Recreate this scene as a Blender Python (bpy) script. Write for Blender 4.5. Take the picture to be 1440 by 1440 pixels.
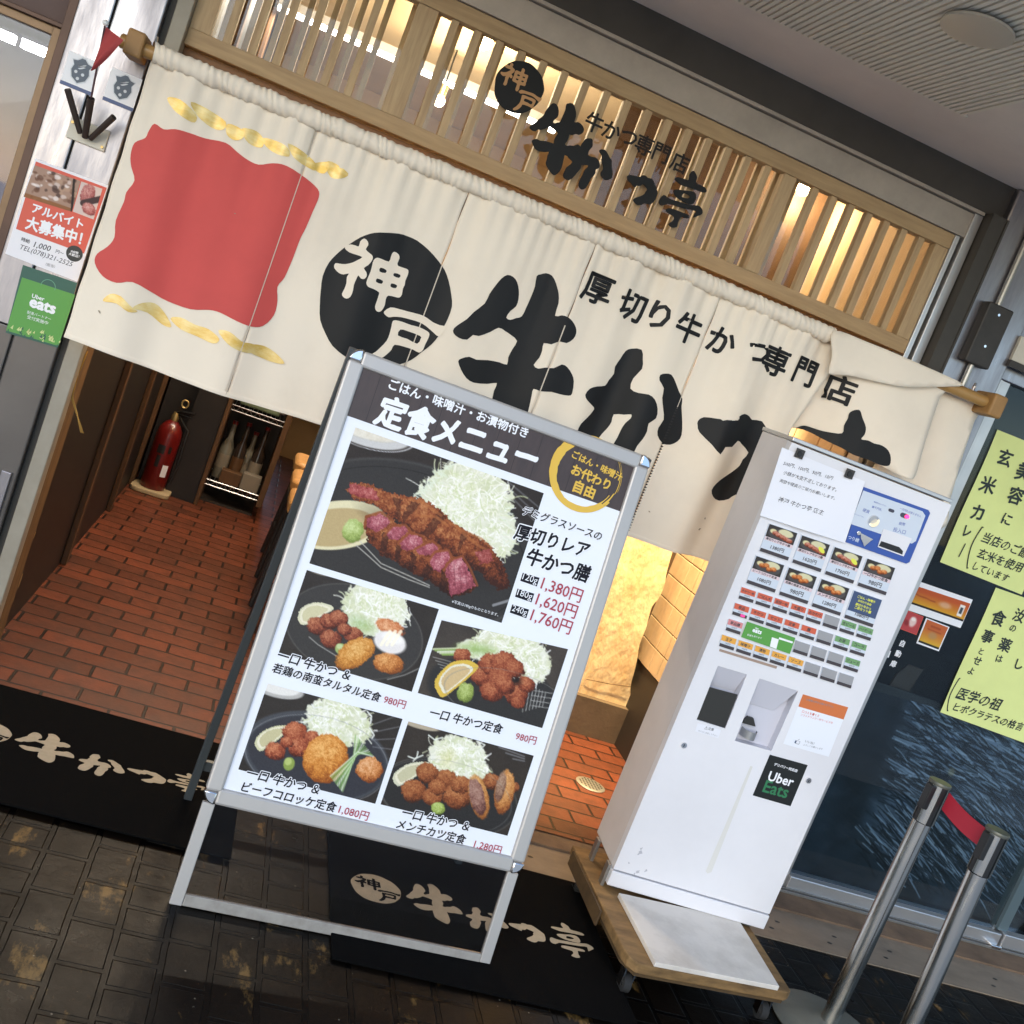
import bpy, bmesh, math, random
import numpy as np
from mathutils import Vector, Matrix
from mathutils.geometry import delaunay_2d_cdt
random.seed(7); RNG = np.random.default_rng(11)
SC = bpy.context.scene
COL = SC.collection
for o in list(bpy.data.objects): bpy.data.objects.remove(o)

# ------------------------------------------------------------------ camera
F = 1500.0                                     # focal length in pixels of the 1440 px photograph
def rotation(r, p, y):
    B = np.array([[1, 0, 0], [0, 0, -1], [0, 1, 0]], float)
    cy, sy = math.cos(y), math.sin(y); cp, sp = math.cos(p), math.sin(p); cr, sr = math.cos(r), math.sin(r)
    return (np.array([[cr, -sr, 0], [sr, cr, 0], [0, 0, 1]]) @ np.array([[1, 0, 0], [0, cp, -sp], [0, sp, cp]])
            @ B @ np.array([[cy, -sy, 0], [sy, cy, 0], [0, 0, 1]]))
CM = rotation(math.radians(21.277), math.radians(7.997), math.radians(14.367))
CP = np.array([0.0, 0.0, 1.5])
cam = bpy.data.cameras.new('camera'); camo = bpy.data.objects.new('camera', cam); COL.objects.link(camo)
cam.sensor_width = 36; cam.lens = 36 * F / 1440; cam.clip_start = 0.05; cam.clip_end = 500
camo.matrix_world = Matrix([[CM[0][i], -CM[1][i], -CM[2][i], CP[i]] for i in range(3)] + [[0, 0, 0, 1]])
SC.camera = camo

# ------------------------------------------------------------------ light and exposure
SUN_EL, SUN_AZ = math.radians(24), math.radians(-28)     # low soft daylight that comes in under the arcade from behind the camera
w = bpy.data.worlds.new('World'); SC.world = w; w.use_nodes = True
nt = w.node_tree; bg = nt.nodes['Background']
sky = nt.nodes.new('ShaderNodeTexSky'); sky.sky_type = 'NISHITA'; sky.sun_disc = False
sky.sun_elevation = SUN_EL; sky.sun_rotation = math.pi - SUN_AZ; sky.air_density = 1.0; sky.dust_density = 0.6; sky.ozone_density = 2.0
nt.links.new(sky.outputs[0], bg.inputs[0]); bg.inputs[1].default_value = 0.15
sl = bpy.data.lights.new('sun', 'SUN'); sl.energy = 0.5; sl.angle = math.radians(50); sl.color = (1, .985, .97)
so = bpy.data.objects.new('sun', sl); COL.objects.link(so)
sd = Vector((math.sin(SUN_AZ) * math.cos(SUN_EL), -math.cos(SUN_AZ) * math.cos(SUN_EL), math.sin(SUN_EL)))
so.rotation_euler = sd.to_track_quat('Z', 'Y').to_euler(); so.location = (-3, -8, 6)
SC.view_settings.view_transform = 'Standard'; SC.view_settings.look = 'None'
SC.view_settings.gamma = 1; SC.view_settings.exposure = 0.82
SC.cycles.max_bounces = 8; SC.cycles.use_denoising = True
SC.cycles.sample_clamp_indirect = 4

# ------------------------------------------------------------------ pixel rays -> points on real planes
def ray(p): return CM.T @ np.array([(p[0] - 720) / F, (p[1] - 720) / F, 1.0])
def cr(pts, o, s):
    if isinstance(pts[0], (int, float)): return (o[0] + pts[0] / s, o[1] + pts[1] / s)
    return [(o[0] + x / s, o[1] + y / s) for x, y in pts]
class Plane:
    def __init__(s, O, U, V):
        s.O = np.array(O, float); s.U = np.array(U, float); s.U /= np.linalg.norm(s.U)
        s.V = np.array(V, float); s.V /= np.linalg.norm(s.V); s.N = np.cross(s.U, s.V)
    def uv(s, p):
        d = ray(p); t = (s.O - CP) @ s.N / (d @ s.N); P = CP + t * d - s.O
        return np.array([P @ s.U, P @ s.V])
    def pt(s, u, v, n=0.0): return tuple(s.O + s.U * u + s.V * v + s.N * n)
def wall(y, x=0, z=0): return Plane((x, y, z), (1, 0, 0), (0, 0, 1))
GROUND = Plane((0, 0, 0), (1, 0, 0), (0, 1, 0))

# ------------------------------------------------------------------ materials
def lin(c):
    if isinstance(c, str):
        c = c.lstrip('#'); c = [int(c[i:i + 2], 16) / 255 for i in (0, 2, 4)]
        return tuple((x / 12.92 if x <= .04045 else ((x + .055) / 1.055) ** 2.4) for x in c)
    return tuple(c)
def mat(name, col, rough=.5, metal=0, var=.0, vscale=8, stretch=(1, 1, 1), bump=0, bscale=60, emit=0, spec=.5, col2=None, thr=None, coat=0, rvar=0):
    """principled surface: colour drifting to col2 (or a darker tone) with position noise, with bump"""
    m = bpy.data.materials.new(name); m.use_nodes = True
    n = m.node_tree.nodes; l = m.node_tree.links; b = n['Principled BSDF']
    c = lin(col); b.inputs['Base Color'].default_value = (*c, 1)
    b.inputs['Roughness'].default_value = rough; b.inputs['Metallic'].default_value = metal
    b.inputs['Specular IOR Level'].default_value = spec; b.inputs['Coat Weight'].default_value = coat
    if emit: b.inputs['Emission Color'].default_value = (*c, 1); b.inputs['Emission Strength'].default_value = emit
    if var or bump or rvar:
        g = n.new('ShaderNodeNewGeometry'); mp = n.new('ShaderNodeMapping'); mp.inputs['Scale'].default_value = stretch
        l.new(g.outputs['Position'], mp.inputs['Vector'])
    if var or rvar:
        t = n.new('ShaderNodeTexNoise'); t.inputs['Scale'].default_value = vscale; t.inputs['Detail'].default_value = 8; t.inputs['Roughness'].default_value = .65
        l.new(mp.outputs[0], t.inputs['Vector'])
        r = n.new('ShaderNodeMapRange'); a, z = thr or (.3, .7)
        r.inputs['From Min'].default_value = a; r.inputs['From Max'].default_value = z
        l.new(t.outputs['Fac'], r.inputs['Value'])
    if var:
        x = n.new('ShaderNodeMix'); x.data_type = 'RGBA'
        c2 = lin(col2) if col2 is not None else tuple(v * (1 - var) for v in c)
        x.inputs['A'].default_value = (*c, 1); x.inputs['B'].default_value = (*c2, 1)
        k = n.new('ShaderNodeMath'); k.operation = 'MULTIPLY'; k.inputs[1].default_value = var if col2 is not None else 1
        l.new(r.outputs[0], k.inputs[0]); l.new(k.outputs[0], x.inputs['Factor']); l.new(x.outputs['Result'], b.inputs['Base Color'])
    if rvar:
        q = n.new('ShaderNodeMapRange'); q.inputs['To Min'].default_value = rough - rvar; q.inputs['To Max'].default_value = rough + rvar
        l.new(r.outputs[0], q.inputs['Value']); l.new(q.outputs[0], b.inputs['Roughness'])
    if bump:
        t2 = n.new('ShaderNodeTexNoise'); t2.inputs['Scale'].default_value = bscale; t2.inputs['Detail'].default_value = 5
        l.new(mp.outputs[0], t2.inputs['Vector']); bp = n.new('ShaderNodeBump'); bp.inputs['Strength'].default_value = bump; bp.inputs['Distance'].default_value = .01
        l.new(t2.outputs['Fac'], bp.inputs['Height']); l.new(bp.outputs[0], b.inputs['Normal'])
    return m
def brick_mat(name, bw, bh, mortar, c1, c2, cm, rough, rot=0, off=(0, 0), patch=None, pscale=5, pthr=(.55, .7), bump=.5, grime='#140d09', rvar=.15, spec=.5, offset=.5, squash=1.0, pstretch=None, specks=None, edge=None):
    m = bpy.data.materials.new(name); m.use_nodes = True
    n = m.node_tree.nodes; l = m.node_tree.links; b = n['Principled BSDF']; b.inputs['Specular IOR Level'].default_value = spec
    g = n.new('ShaderNodeNewGeometry'); mp = n.new('ShaderNodeMapping'); mp.inputs['Rotation'].default_value = (0, 0, rot); mp.inputs['Location'].default_value = (off[0], off[1], 0)
    wob = n.new('ShaderNodeTexNoise'); wob.inputs['Scale'].default_value = 14; wob.inputs['Detail'].default_value = 3
    l.new(g.outputs['Position'], wob.inputs['Vector'])
    va = n.new('ShaderNodeVectorMath'); va.operation = 'MULTIPLY_ADD'; va.inputs[1].default_value = (.005, .005, 0)
    l.new(wob.outputs['Color'], va.inputs[0]); l.new(g.outputs['Position'], va.inputs[2]); l.new(va.outputs[0], mp.inputs['Vector'])
    t = n.new('ShaderNodeTexBrick'); t.inputs['Scale'].default_value = 1; t.inputs['Brick Width'].default_value = bw; t.inputs['Row Height'].default_value = bh
    t.inputs['Mortar Size'].default_value = mortar; t.inputs['Mortar Smooth'].default_value = .3; t.offset = offset; t.squash = squash; t.squash_frequency = 3
    t.inputs['Color1'].default_value = (*lin(c1), 1); t.inputs['Color2'].default_value = (*lin(c2), 1); t.inputs['Mortar'].default_value = (*lin(cm), 1)
    l.new(mp.outputs[0], t.inputs['Vector'])
    ng = n.new('ShaderNodeTexNoise'); ng.inputs['Scale'].default_value = 9; ng.inputs['Detail'].default_value = 9; ng.inputs['Roughness'].default_value = .7
    l.new(g.outputs['Position'], ng.inputs['Vector'])
    rg = n.new('ShaderNodeMapRange'); rg.inputs['From Min'].default_value = .45; rg.inputs['From Max'].default_value = .75; rg.inputs['To Max'].default_value = .75
    l.new(ng.outputs['Fac'], rg.inputs['Value'])
    x = n.new('ShaderNodeMix'); x.data_type = 'RGBA'; x.inputs['B'].default_value = (*lin(grime), 1)
    l.new(rg.outputs[0], x.inputs['Factor']); l.new(t.outputs['Color'], x.inputs['A'])
    last = x.outputs['Result']
    if patch:
        np_ = n.new('ShaderNodeTexNoise'); np_.inputs['Scale'].default_value = pscale; np_.inputs['Detail'].default_value = 12; np_.inputs['Roughness'].default_value = .72
        pm = n.new('ShaderNodeMapping'); pm.inputs['Scale'].default_value = pstretch or (1, 1, 1); l.new(g.outputs['Position'], pm.inputs['Vector']); l.new(pm.outputs[0], np_.inputs['Vector'])
        rp = n.new('ShaderNodeMapRange'); rp.inputs['From Min'].default_value = pthr[0]; rp.inputs['From Max'].default_value = pthr[1]
        l.new(np_.outputs['Fac'], rp.inputs['Value'])
        mm = n.new('ShaderNodeMath'); mm.operation = 'MULTIPLY_ADD'; mm.inputs[1].default_value = -.8; mm.inputs[2].default_value = 1
        l.new(t.outputs['Fac'], mm.inputs[0]); m2 = n.new('ShaderNodeMath'); m2.operation = 'MULTIPLY'
        l.new(rp.outputs[0], m2.inputs[0]); l.new(mm.outputs[0], m2.inputs[1])
        y = n.new('ShaderNodeMix'); y.data_type = 'RGBA'; y.inputs['B'].default_value = (*lin(patch), 1)
        l.new(m2.outputs[0], y.inputs['Factor']); l.new(last, y.inputs['A']); last = y.outputs['Result']
    def over(fac, c):
        k = n.new('ShaderNodeMix'); k.data_type = 'RGBA'; k.inputs['B'].default_value = (*lin(c), 1); l.new(fac, k.inputs['Factor']); l.new(last, k.inputs['A']); return k.outputs['Result']
    if edge:                                             # pale chipped arrises along the joints
        e1 = n.new('ShaderNodeMath'); e1.operation = 'COMPARE'; e1.inputs[1].default_value = .45; e1.inputs[2].default_value = .40; l.new(t.outputs['Fac'], e1.inputs[0])
        e2 = n.new('ShaderNodeMath'); e2.operation = 'MULTIPLY'; l.new(e1.outputs[0], e2.inputs[0]); l.new(rg.outputs[0], e2.inputs[1]); last = over(e2.outputs[0], edge)
    if specks:                                           # grit and litter crumbs
        vo = n.new('ShaderNodeTexVoronoi'); vo.inputs['Scale'].default_value = 38; l.new(g.outputs['Position'], vo.inputs['Vector'])
        v1 = n.new('ShaderNodeMath'); v1.operation = 'LESS_THAN'; v1.inputs[1].default_value = .085; l.new(vo.outputs['Distance'], v1.inputs[0])
        vn_ = n.new('ShaderNodeMath'); vn_.operation = 'GREATER_THAN'; vn_.inputs[1].default_value = .55; l.new(ng.outputs['Fac'], vn_.inputs[0])
        v2 = n.new('ShaderNodeMath'); v2.operation = 'MULTIPLY'; l.new(v1.outputs[0], v2.inputs[0]); l.new(vn_.outputs[0], v2.inputs[1]); last = over(v2.outputs[0], specks)
    l.new(last, b.inputs['Base Color'])
    rr = n.new('ShaderNodeMapRange'); rr.inputs['To Min'].default_value = rough - rvar; rr.inputs['To Max'].default_value = rough + rvar
    l.new(ng.outputs['Fac'], rr.inputs['Value']); l.new(rr.outputs[0], b.inputs['Roughness'])
    hh = n.new('ShaderNodeMath'); hh.operation = 'MULTIPLY_ADD'; hh.inputs[1].default_value = -1.0
    l.new(t.outputs['Fac'], hh.inputs[0]); hs = n.new('ShaderNodeMath'); hs.operation = 'MULTIPLY'; hs.inputs[1].default_value = .5
    l.new(ng.outputs['Fac'], hs.inputs[0]); l.new(hs.outputs[0], hh.inputs[2])
    bp = n.new('ShaderNodeBump'); bp.inputs['Strength'].default_value = bump; bp.inputs['Distance'].default_value = .006
    l.new(hh.outputs[0], bp.inputs['Height']); l.new(bp.outputs[0], b.inputs['Normal'])
    return m
def glass_mat(name, tint, refl=1.45):
    m = bpy.data.materials.new(name); m.use_nodes = True; n = m.node_tree.nodes; l = m.node_tree.links
    n.remove(n['Principled BSDF']); t = n.new('ShaderNodeBsdfTransparent'); t.inputs[0].default_value = (*tint, 1)
    g = n.new('ShaderNodeBsdfGlossy'); g.inputs['Roughness'].default_value = .02; f = n.new('ShaderNodeFresnel'); f.inputs[0].default_value = refl
    x = n.new('ShaderNodeMixShader'); l.new(f.outputs[0], x.inputs[0]); l.new(t.outputs[0], x.inputs[1]); l.new(g.outputs[0], x.inputs[2])
    l.new(x.outputs[0], n['Material Output'].inputs[0]); return m
def print_mat(name, rough=.45, coat=0):
    m = bpy.data.materials.new(name); m.use_nodes = True; n = m.node_tree.nodes; l = m.node_tree.links; b = n['Principled BSDF']
    a = n.new('ShaderNodeVertexColor'); a.layer_name = 'ink'; l.new(a.outputs[0], b.inputs['Base Color']); b.inputs['Roughness'].default_value = rough; b.inputs['Coat Weight'].default_value = coat; b.inputs['Specular IOR Level'].default_value = .25
    return m
M = {}
def mm(k, *a, **kw): M[k] = mat(k, *a, **kw); return M[k]
mm('steel', (.40, .39, .42), .36, 1, var=.9, rvar=.10, vscale=2.2, stretch=(7, 1, 1.1), bump=.05, bscale=30, col2=(.25, .245, .27), thr=(.35, .7))
mm('steel_dirty', (.42, .42, .41), .45, .9, var=.5, vscale=5, col2=(.16, .13, .10), rvar=.12)
mm('alu', (.62, .62, .63), .38, .85, var=.25, vscale=6, rvar=.06, col2=(.38, .37, .36))
mm('alu_soft', '#b9b0a4', .5, .3, var=.3, vscale=5)
mm('frame_silver', (.47, .45, .43), .42, .35, var=.3, vscale=22, stretch=(1, 1, .3), col2=(.36, .34, .31), thr=(.55, .85))
mm('foot_metal', (.36, .34, .31), .6, .3, var=.6, vscale=16, col2=(.14, .12, .10), thr=(.45, .75))
mm('chrome', (.85, .83, .82), .12, 1)
mm('dark_grey', (.06, .07, .075), .45, .2)
mm('black', (.012, .012, .013), .45)
mm('rubber', (.02, .02, .02), .8)
mm('beam', (.062, .056, .047), .6, var=.3)
mm('bounce_ground', (.55, .54, .52), .7, var=.3, vscale=2); mm('ceiling', (.84, .74, .64), .9, var=.12, vscale=3, bump=.05, bscale=200)
mm('ceiling_rib', (.80, .73, .60), .85)
mm('lamp_ring', (.84, .78, .66), .5); mm('lamp_lens', (.50, .47, .39), .35)
mm('lattice', '#c4aa82', .6, var=.55, vscale=7, stretch=(9, 9, .8), col2='#806040', bump=.05, bscale=30)
mm('lattice_rail', '#b99e76', .6, var=.5, vscale=7, stretch=(.8, 9, 9), col2='#7d6242')
mm('rod', '#b08a52', .35, var=.5, vscale=9, stretch=(.5, 6, 6), col2='#8a6234')
mm('bracket', '#a8804c', .55, var=.4, vscale=10, col2='#6e4c28')
mm('cloth', (.86, .77, .635), .95, var=.42, vscale=2.6, col2=(.62, .54, .44), thr=(.46, .78), bump=.16, bscale=11, spec=.1)
mm('seam', (.62, .55, .45), .9)
mm('slit', (.02, .02, .02), .8)
mm('ink_black', (.009, .0095, .010), .6, var=.3, vscale=6, col2=(.016, .018, .020), spec=.3)
mm('ink_red', (.64, .085, .075), .75, var=.12, vscale=4)
mm('ink_gold', (.68, .44, .09), .42, .35, var=.8, vscale=16, stretch=(1, 1, 2.5), col2=(.84, .70, .36), thr=(.38, .62))
mm('ink_cream', (.78, .69, .55), .9)
mm('poster_white', (.82, .845, .90), .4, coat=.08); mm('white_ink', (.86, .87, .9), .45)
mm('sign_black', (.010, .010, .016), .6, spec=.2); mm('sign_red', (.38, .03, .06), .45); mm('sign_gold', (.74, .47, .06), .45)
mm('plank_print', '#46352f', .42, var=.6, vscale=6, stretch=(9, 9, .5), col2='#2c201c', coat=.2); mm('plank_line', '#241915', .45)
mm('paper', (.80, .81, .86), .7); mm('pen', (.05, .05, .06), .6)
mm('machine', (.78, .775, .80), .38, var=.10, vscale=2.5, rvar=.05, bump=.01, bscale=30)
mm('machine_side', (.76, .71, .69), .5, var=.15, vscale=3)
mm('stain', (.52, .50, .42), .6); mm('gap', (.03, .03, .035), .6)
mm('pocket', (.58, .58, .64), .45); mm('cup', (.34, .35, .36), .35, .5); mm('flap', (.03, .029, .026), .4)
mm('blue', (.035, .09, .36), .4); mm('panel_grey', (.60, .66, .74), .4); mm('print_blue', (.22, .27, .50), .5)
mm('led', (.9, .02, .12), .4, emit=3); mm('pill', (.05, .05, .08), .3); mm('led_pink', (.7, .05, .25), .4, emit=.4)
mm('b_red', (.62, .12, .06), .5); mm('b_pink', (.66, .25, .25), .5); mm('b_orange', (.78, .38, .06), .5); mm('b_green', (.17, .34, .14), .5)
mm('b_grey', (.33, .33, .34), .5); mm('b_bar', (.055, .045, .05), .5); mm('b_navy', (.05, .08, .17), .5); mm('b_label', (.72, .58, .60), .5); mm('b_yellow', (.75, .75, .08), .5)
mm('tape', (.36, .26, .20), .7); mm('tape_old', (.69, .68, .645), .5)
mm('eats_green', (.10, .33, .06), .5); mm('eats_dark', (.03, .11, .08), .5); mm('eats_text', (.03, .19, .08), .5); mm('lime', (.60, .66, .28), .5)
mm('sticker_black', (.012, .014, .014), .4); mm('orange', (.62, .17, .05), .5); mm('print_grey', (.25, .26, .28), .6)
mm('platform', '#9c7a4c', .75, var=.9, vscale=7, stretch=(1, 3, 3), col2='#4a3720', bump=.1, bscale=40)
mm('platform_edge', '#5e4829', .75, var=.8, vscale=14, col2='#33261a')
mm('white_board', (.76, .71, .64), .6, var=.75, vscale=5, col2=(.42, .37, .31), thr=(.45, .75))
mm('mat', (.0042, .0042, .0044), .95, bump=.6, bscale=600, spec=.06); mm('mat_print', (.52, .45, .33), .95, var=.4, vscale=60, col2=(.30, .26, .19), bump=.5, bscale=500, spec=.1)
mm('gutter', '#8f7f6d', .55, var=.6, vscale=4, stretch=(1, 2, 1), col2='#5c564f', rvar=.1); mm('concrete', '#7c6550', .8, var=.7, vscale=7, col2='#40342a', bump=.2, bscale=60)
mm('plinth', '#6e5c48', .8, var=.6, vscale=5, col2='#43372b', bump=.15)
mm('panel_dark', (.016, .011, .009), .5, var=.4, vscale=6); mm('stile', '#5c3e22', .6, var=.6, vscale=6, stretch=(6, 6, .6), col2='#38240f')
mm('timber', '#7a5c36', .65, var=.6, vscale=7, stretch=(5, 5, .5), col2='#49341d')
mm('inner_wall', '#c9aa82', .8, var=.25, vscale=2); mm('inner_ceiling', '#e2cfb2', .85, var=.1, vscale=2); mm('inner_dark', (.03, .022, .017), .6)
mm('lintel', '#8a6440', .6, var=.5, vscale=4, stretch=(.6, 5, 5), col2='#5e4027')
mm('tile', '#dcc09c', .25, var=.25, vscale=9, coat=.3); mm('grout', '#6b4d33', .9); mm('brown_board', '#5e4630', .7, var=.4, vscale=4)
mm('slab', '#f4dfb4', .55, var=.75, vscale=6, stretch=(1.6, 1, .7), col2='#d3a264', bump=.9, bscale=22, rvar=.1)
mm('tube', (1.0, .93, .82), .5, emit=7); mm('bulb', (1.0, .74, .42), .5, emit=22); mm('strip_glow', (.93, .92, 1.0), .5, emit=16)
mm('ext_red', (.13, .007, .006), .3, coat=.3); mm('brass', (.55, .40, .17), .4, .8); mm('ext_base', '#b9a582', .7, var=.5, col2='#6b5940')
mm('wire', (.55, .55, .55), .3, 1); mm('green_box', (.15, .20, .12), .6, var=.4); mm('bottle_dark', (.03, .02, .015), .15); mm('bottle_clear', (.16, .15, .12), .25); mm('crate', (.20, .17, .13), .6)
mm('seat_tan', '#cf9a5c', .45, var=.25, vscale=8); mm('stool_frame', (.014, .013, .012), .45)
mm('bronze', '#5e463a', .45, .35, var=.3); mm('bronze_light', '#8f7457', .45, .3, var=.25); mm('upper_panel', '#6d5a55', .75, var=.15, vscale=3)
mm('shop_back', '#b3abc0', .8, var=.3, vscale=2); mm('shop_mid', '#5d5a62', .8); mm('shop_brown', '#7a6252', .8, var=.4)
mm('column_low', '#6f6b68', .35, .6, var=.4, vscale=3, col2='#4d4845')
mm('plate_white', (.62, .58, .48), .5); mm('flag_tube', (.045, .030, .024), .45); mm('pennant', (.45, .06, .06), .8, var=.3); mm('pole', (.10, .05, .06), .5); mm('finial', (.8, .8, .78), .3)
mm('shield', (.10, .13, .17), .5); mm('shield_light', (.66, .70, .74), .5); mm('sticker_white', (.82, .84, .88), .3); mm('sticker_blue', (.06, .10, .24), .4)
mm('poster_red', (.66, .10, .06), .5); mm('poster_paper', (.82, .81, .84), .5)
mm('device', (.05, .045, .04), .55, var=.4, vscale=20); mm('conduit', (.42, .42, .40), .4, .7)
mm('window_back', (.020, .026, .030), .6, var=.3, vscale=2); mm('reflection_brown', '#3a332b', .6)
mm('yellow_paper', (.74, .82, .32), .7, var=.10, vscale=5, bump=.02); mm('marker', (.018, .03, .028), .6)
mm('pole_steel', (.56, .545, .51), .22, 1, rvar=.08, vscale=20, stretch=(3, 3, .3)); mm('belt', (.42, .015, .035), .6); mm('stanchion_base', '#787a72', .55, .3, var=.4, vscale=6)
mm('rope', '#b08a45', .8); mm('drain', (.40, .39, .35), .4, .7)
M['glass'] = glass_mat('glass', (.96, .98, .97)); M['glass_tint'] = glass_mat('glass_tint', (.86, .86, .87), 1.25); M['glass_dark'] = glass_mat('glass_dark', (.85, .90, .92), 1.35)
M['photo'] = print_mat('photo', .5, .04); M['photo_matt'] = print_mat('photo_matt', .6)
M['street'] = brick_mat('street', .155, .108, .0085, '#0c0a08', '#19120c', '#050404', .34, rot=math.pi / 2, patch='#7a5f35', pscale=4.4, pthr=(.57, .64), bump=1.0, grime='#080605', rvar=.22, off=(.07, -.08), spec=.13, squash=.62, pstretch=(1.7, .75, 1), specks='#8f8674', edge='#3a3024')
M['shop_brick'] = brick_mat('shop_brick', .205, .1, .0055, '#7a3f29', '#5b301f', '#18100b', .40, bump=.8, grime='#3f2416', rvar=.16, off=(.03, .005))

# ------------------------------------------------------------------ object helpers
ORG = {}
def tag(o, label=None, cat=None, group=None, kind=None):
    for k, v in (('label', label), ('category', cat), ('group', group), ('kind', kind)):
        if v: o[k] = v
    return o
def thing(name, loc, label, cat, group=None):
    o = bpy.data.objects.new(name, None); COL.objects.link(o); o.location = loc; o.empty_display_size = .1
    ORG[o.name] = Vector(loc); return tag(o, label, cat, group)
class Geo:
    def __init__(s): s.v = []; s.f = []; s.m = []
    def add(s, verts, faces, mi=0):
        b = len(s.v); s.v += [tuple(v) for v in verts]; s.f += [tuple(i + b for i in f) for f in faces]; s.m += [mi] * len(faces); return s
    def box(s, x0, x1, y0, y1, z0, z1, mi=0):
        return s.add([(x, y, z) for z in (z0, z1) for y in (y0, y1) for x in (x0, x1)],
                     [(0, 2, 3, 1), (4, 5, 7, 6), (0, 1, 5, 4), (2, 6, 7, 3), (0, 4, 6, 2), (1, 3, 7, 5)], mi)
    def obox(s, P, u0, u1, v0, v1, n0, n1, mi=0):      # a box in the axes of a plane
        vs = [P.pt(u, v, n) for n in (n0, n1) for v in (v0, v1) for u in (u0, u1)]
        return s.add(vs, [(0, 2, 3, 1), (4, 5, 7, 6), (0, 1, 5, 4), (2, 6, 7, 3), (0, 4, 6, 2), (1, 3, 7, 5)], mi)
    def quad(s, P, q, n=0.0, mi=0): return s.add([P.pt(u, v, n) for u, v in q], [tuple(range(len(q)))], mi)
    def slabq(s, P, q, n0, n1, mi=0):                  # polygon q (uv, counter-clockwise) between heights n0 and n1
        k = len(q); vs = [P.pt(u, v, n0) for u, v in q] + [P.pt(u, v, n1) for u, v in q]
        return s.add(vs, [tuple(range(k))[::-1], tuple(range(k, 2 * k))] + [(i, (i + 1) % k, k + (i + 1) % k, k + i) for i in range(k)], mi)
    def tube(s, pts, r, seg=12, mi=0, cap=True):
        pts = [Vector(p) for p in pts]; n = len(pts); rs = r if isinstance(r, (list, tuple)) else [r] * n; b = len(s.v)
        t = (pts[1] - pts[0]).normalized(); a = t.orthogonal().normalized()
        for i, p in enumerate(pts):
            t = (pts[min(i + 1, n - 1)] - pts[max(i - 1, 0)]).normalized()
            a = (a - t * a.dot(t)).normalized(); c = t.cross(a)
            for k in range(seg):
                h = 2 * math.pi * k / seg; s.v.append(tuple(p + (a * math.cos(h) + c * math.sin(h)) * rs[i]))
        for i in range(n - 1):
            for k in range(seg):
                s.f.append((b + i * seg + k, b + i * seg + (k + 1) % seg, b + (i + 1) * seg + (k + 1) % seg, b + (i + 1) * seg + k)); s.m.append(mi)
        if cap:
            s.f.append(tuple(b + k for k in range(seg))[::-1]); s.f.append(tuple(b + (n - 1) * seg + k for k in range(seg))); s.m += [mi, mi]
        return s
    def lathe(s, x, y, prof, seg=24, mi=0):            # prof: (radius, z) from bottom to top
        return s.tube([(x, y, z) for r, z in prof], [max(r, 1e-4) for r, z in prof], seg, mi)
def obj(name, g, m, parent=None, bevel=0, smooth=False, colors=None):
    me = bpy.data.meshes.new(name); vs = g.v
    if parent is not None: org = ORG[parent.name]
    else:
        a = np.array(vs); org = Vector(((a[:, 0].min() + a[:, 0].max()) / 2, (a[:, 1].min() + a[:, 1].max()) / 2, a[:, 2].min()))
    me.from_pydata([(x - org[0], y - org[1], z - org[2]) for x, y, z in vs], [], g.f)
    for k in (m if isinstance(m, (list, tuple)) else [m]): me.materials.append(M[k] if isinstance(k, str) else k)
    if any(g.m): me.polygons.foreach_set('material_index', g.m)
    if colors is not None:
        at = me.color_attributes.new('ink', 'FLOAT_COLOR', 'POINT'); at.data.foreach_set('color', np.concatenate([colors, np.ones((len(colors), 1))], 1).astype(np.float32).ravel())
    if smooth: me.polygons.foreach_set('use_smooth', [True] * len(me.polygons))
    me.update(); o = bpy.data.objects.new(name, me); COL.objects.link(o)
    if parent is None: o.location = org
    else: o.parent = parent
    ORG[o.name] = Vector(org)
    if bevel:
        b = o.modifiers.new('bevel', 'BEVEL'); b.width = bevel; b.segments = 2; b.limit_method = 'ANGLE'
    if smooth == 'auto':
        me.polygons.foreach_set('use_smooth', [True] * len(me.polygons)); me.set_sharp_from_angle(angle=math.radians(35))
    return o
def struct(name, g, m, **k): return tag(obj(name, g, m, **k), kind='structure')

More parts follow.
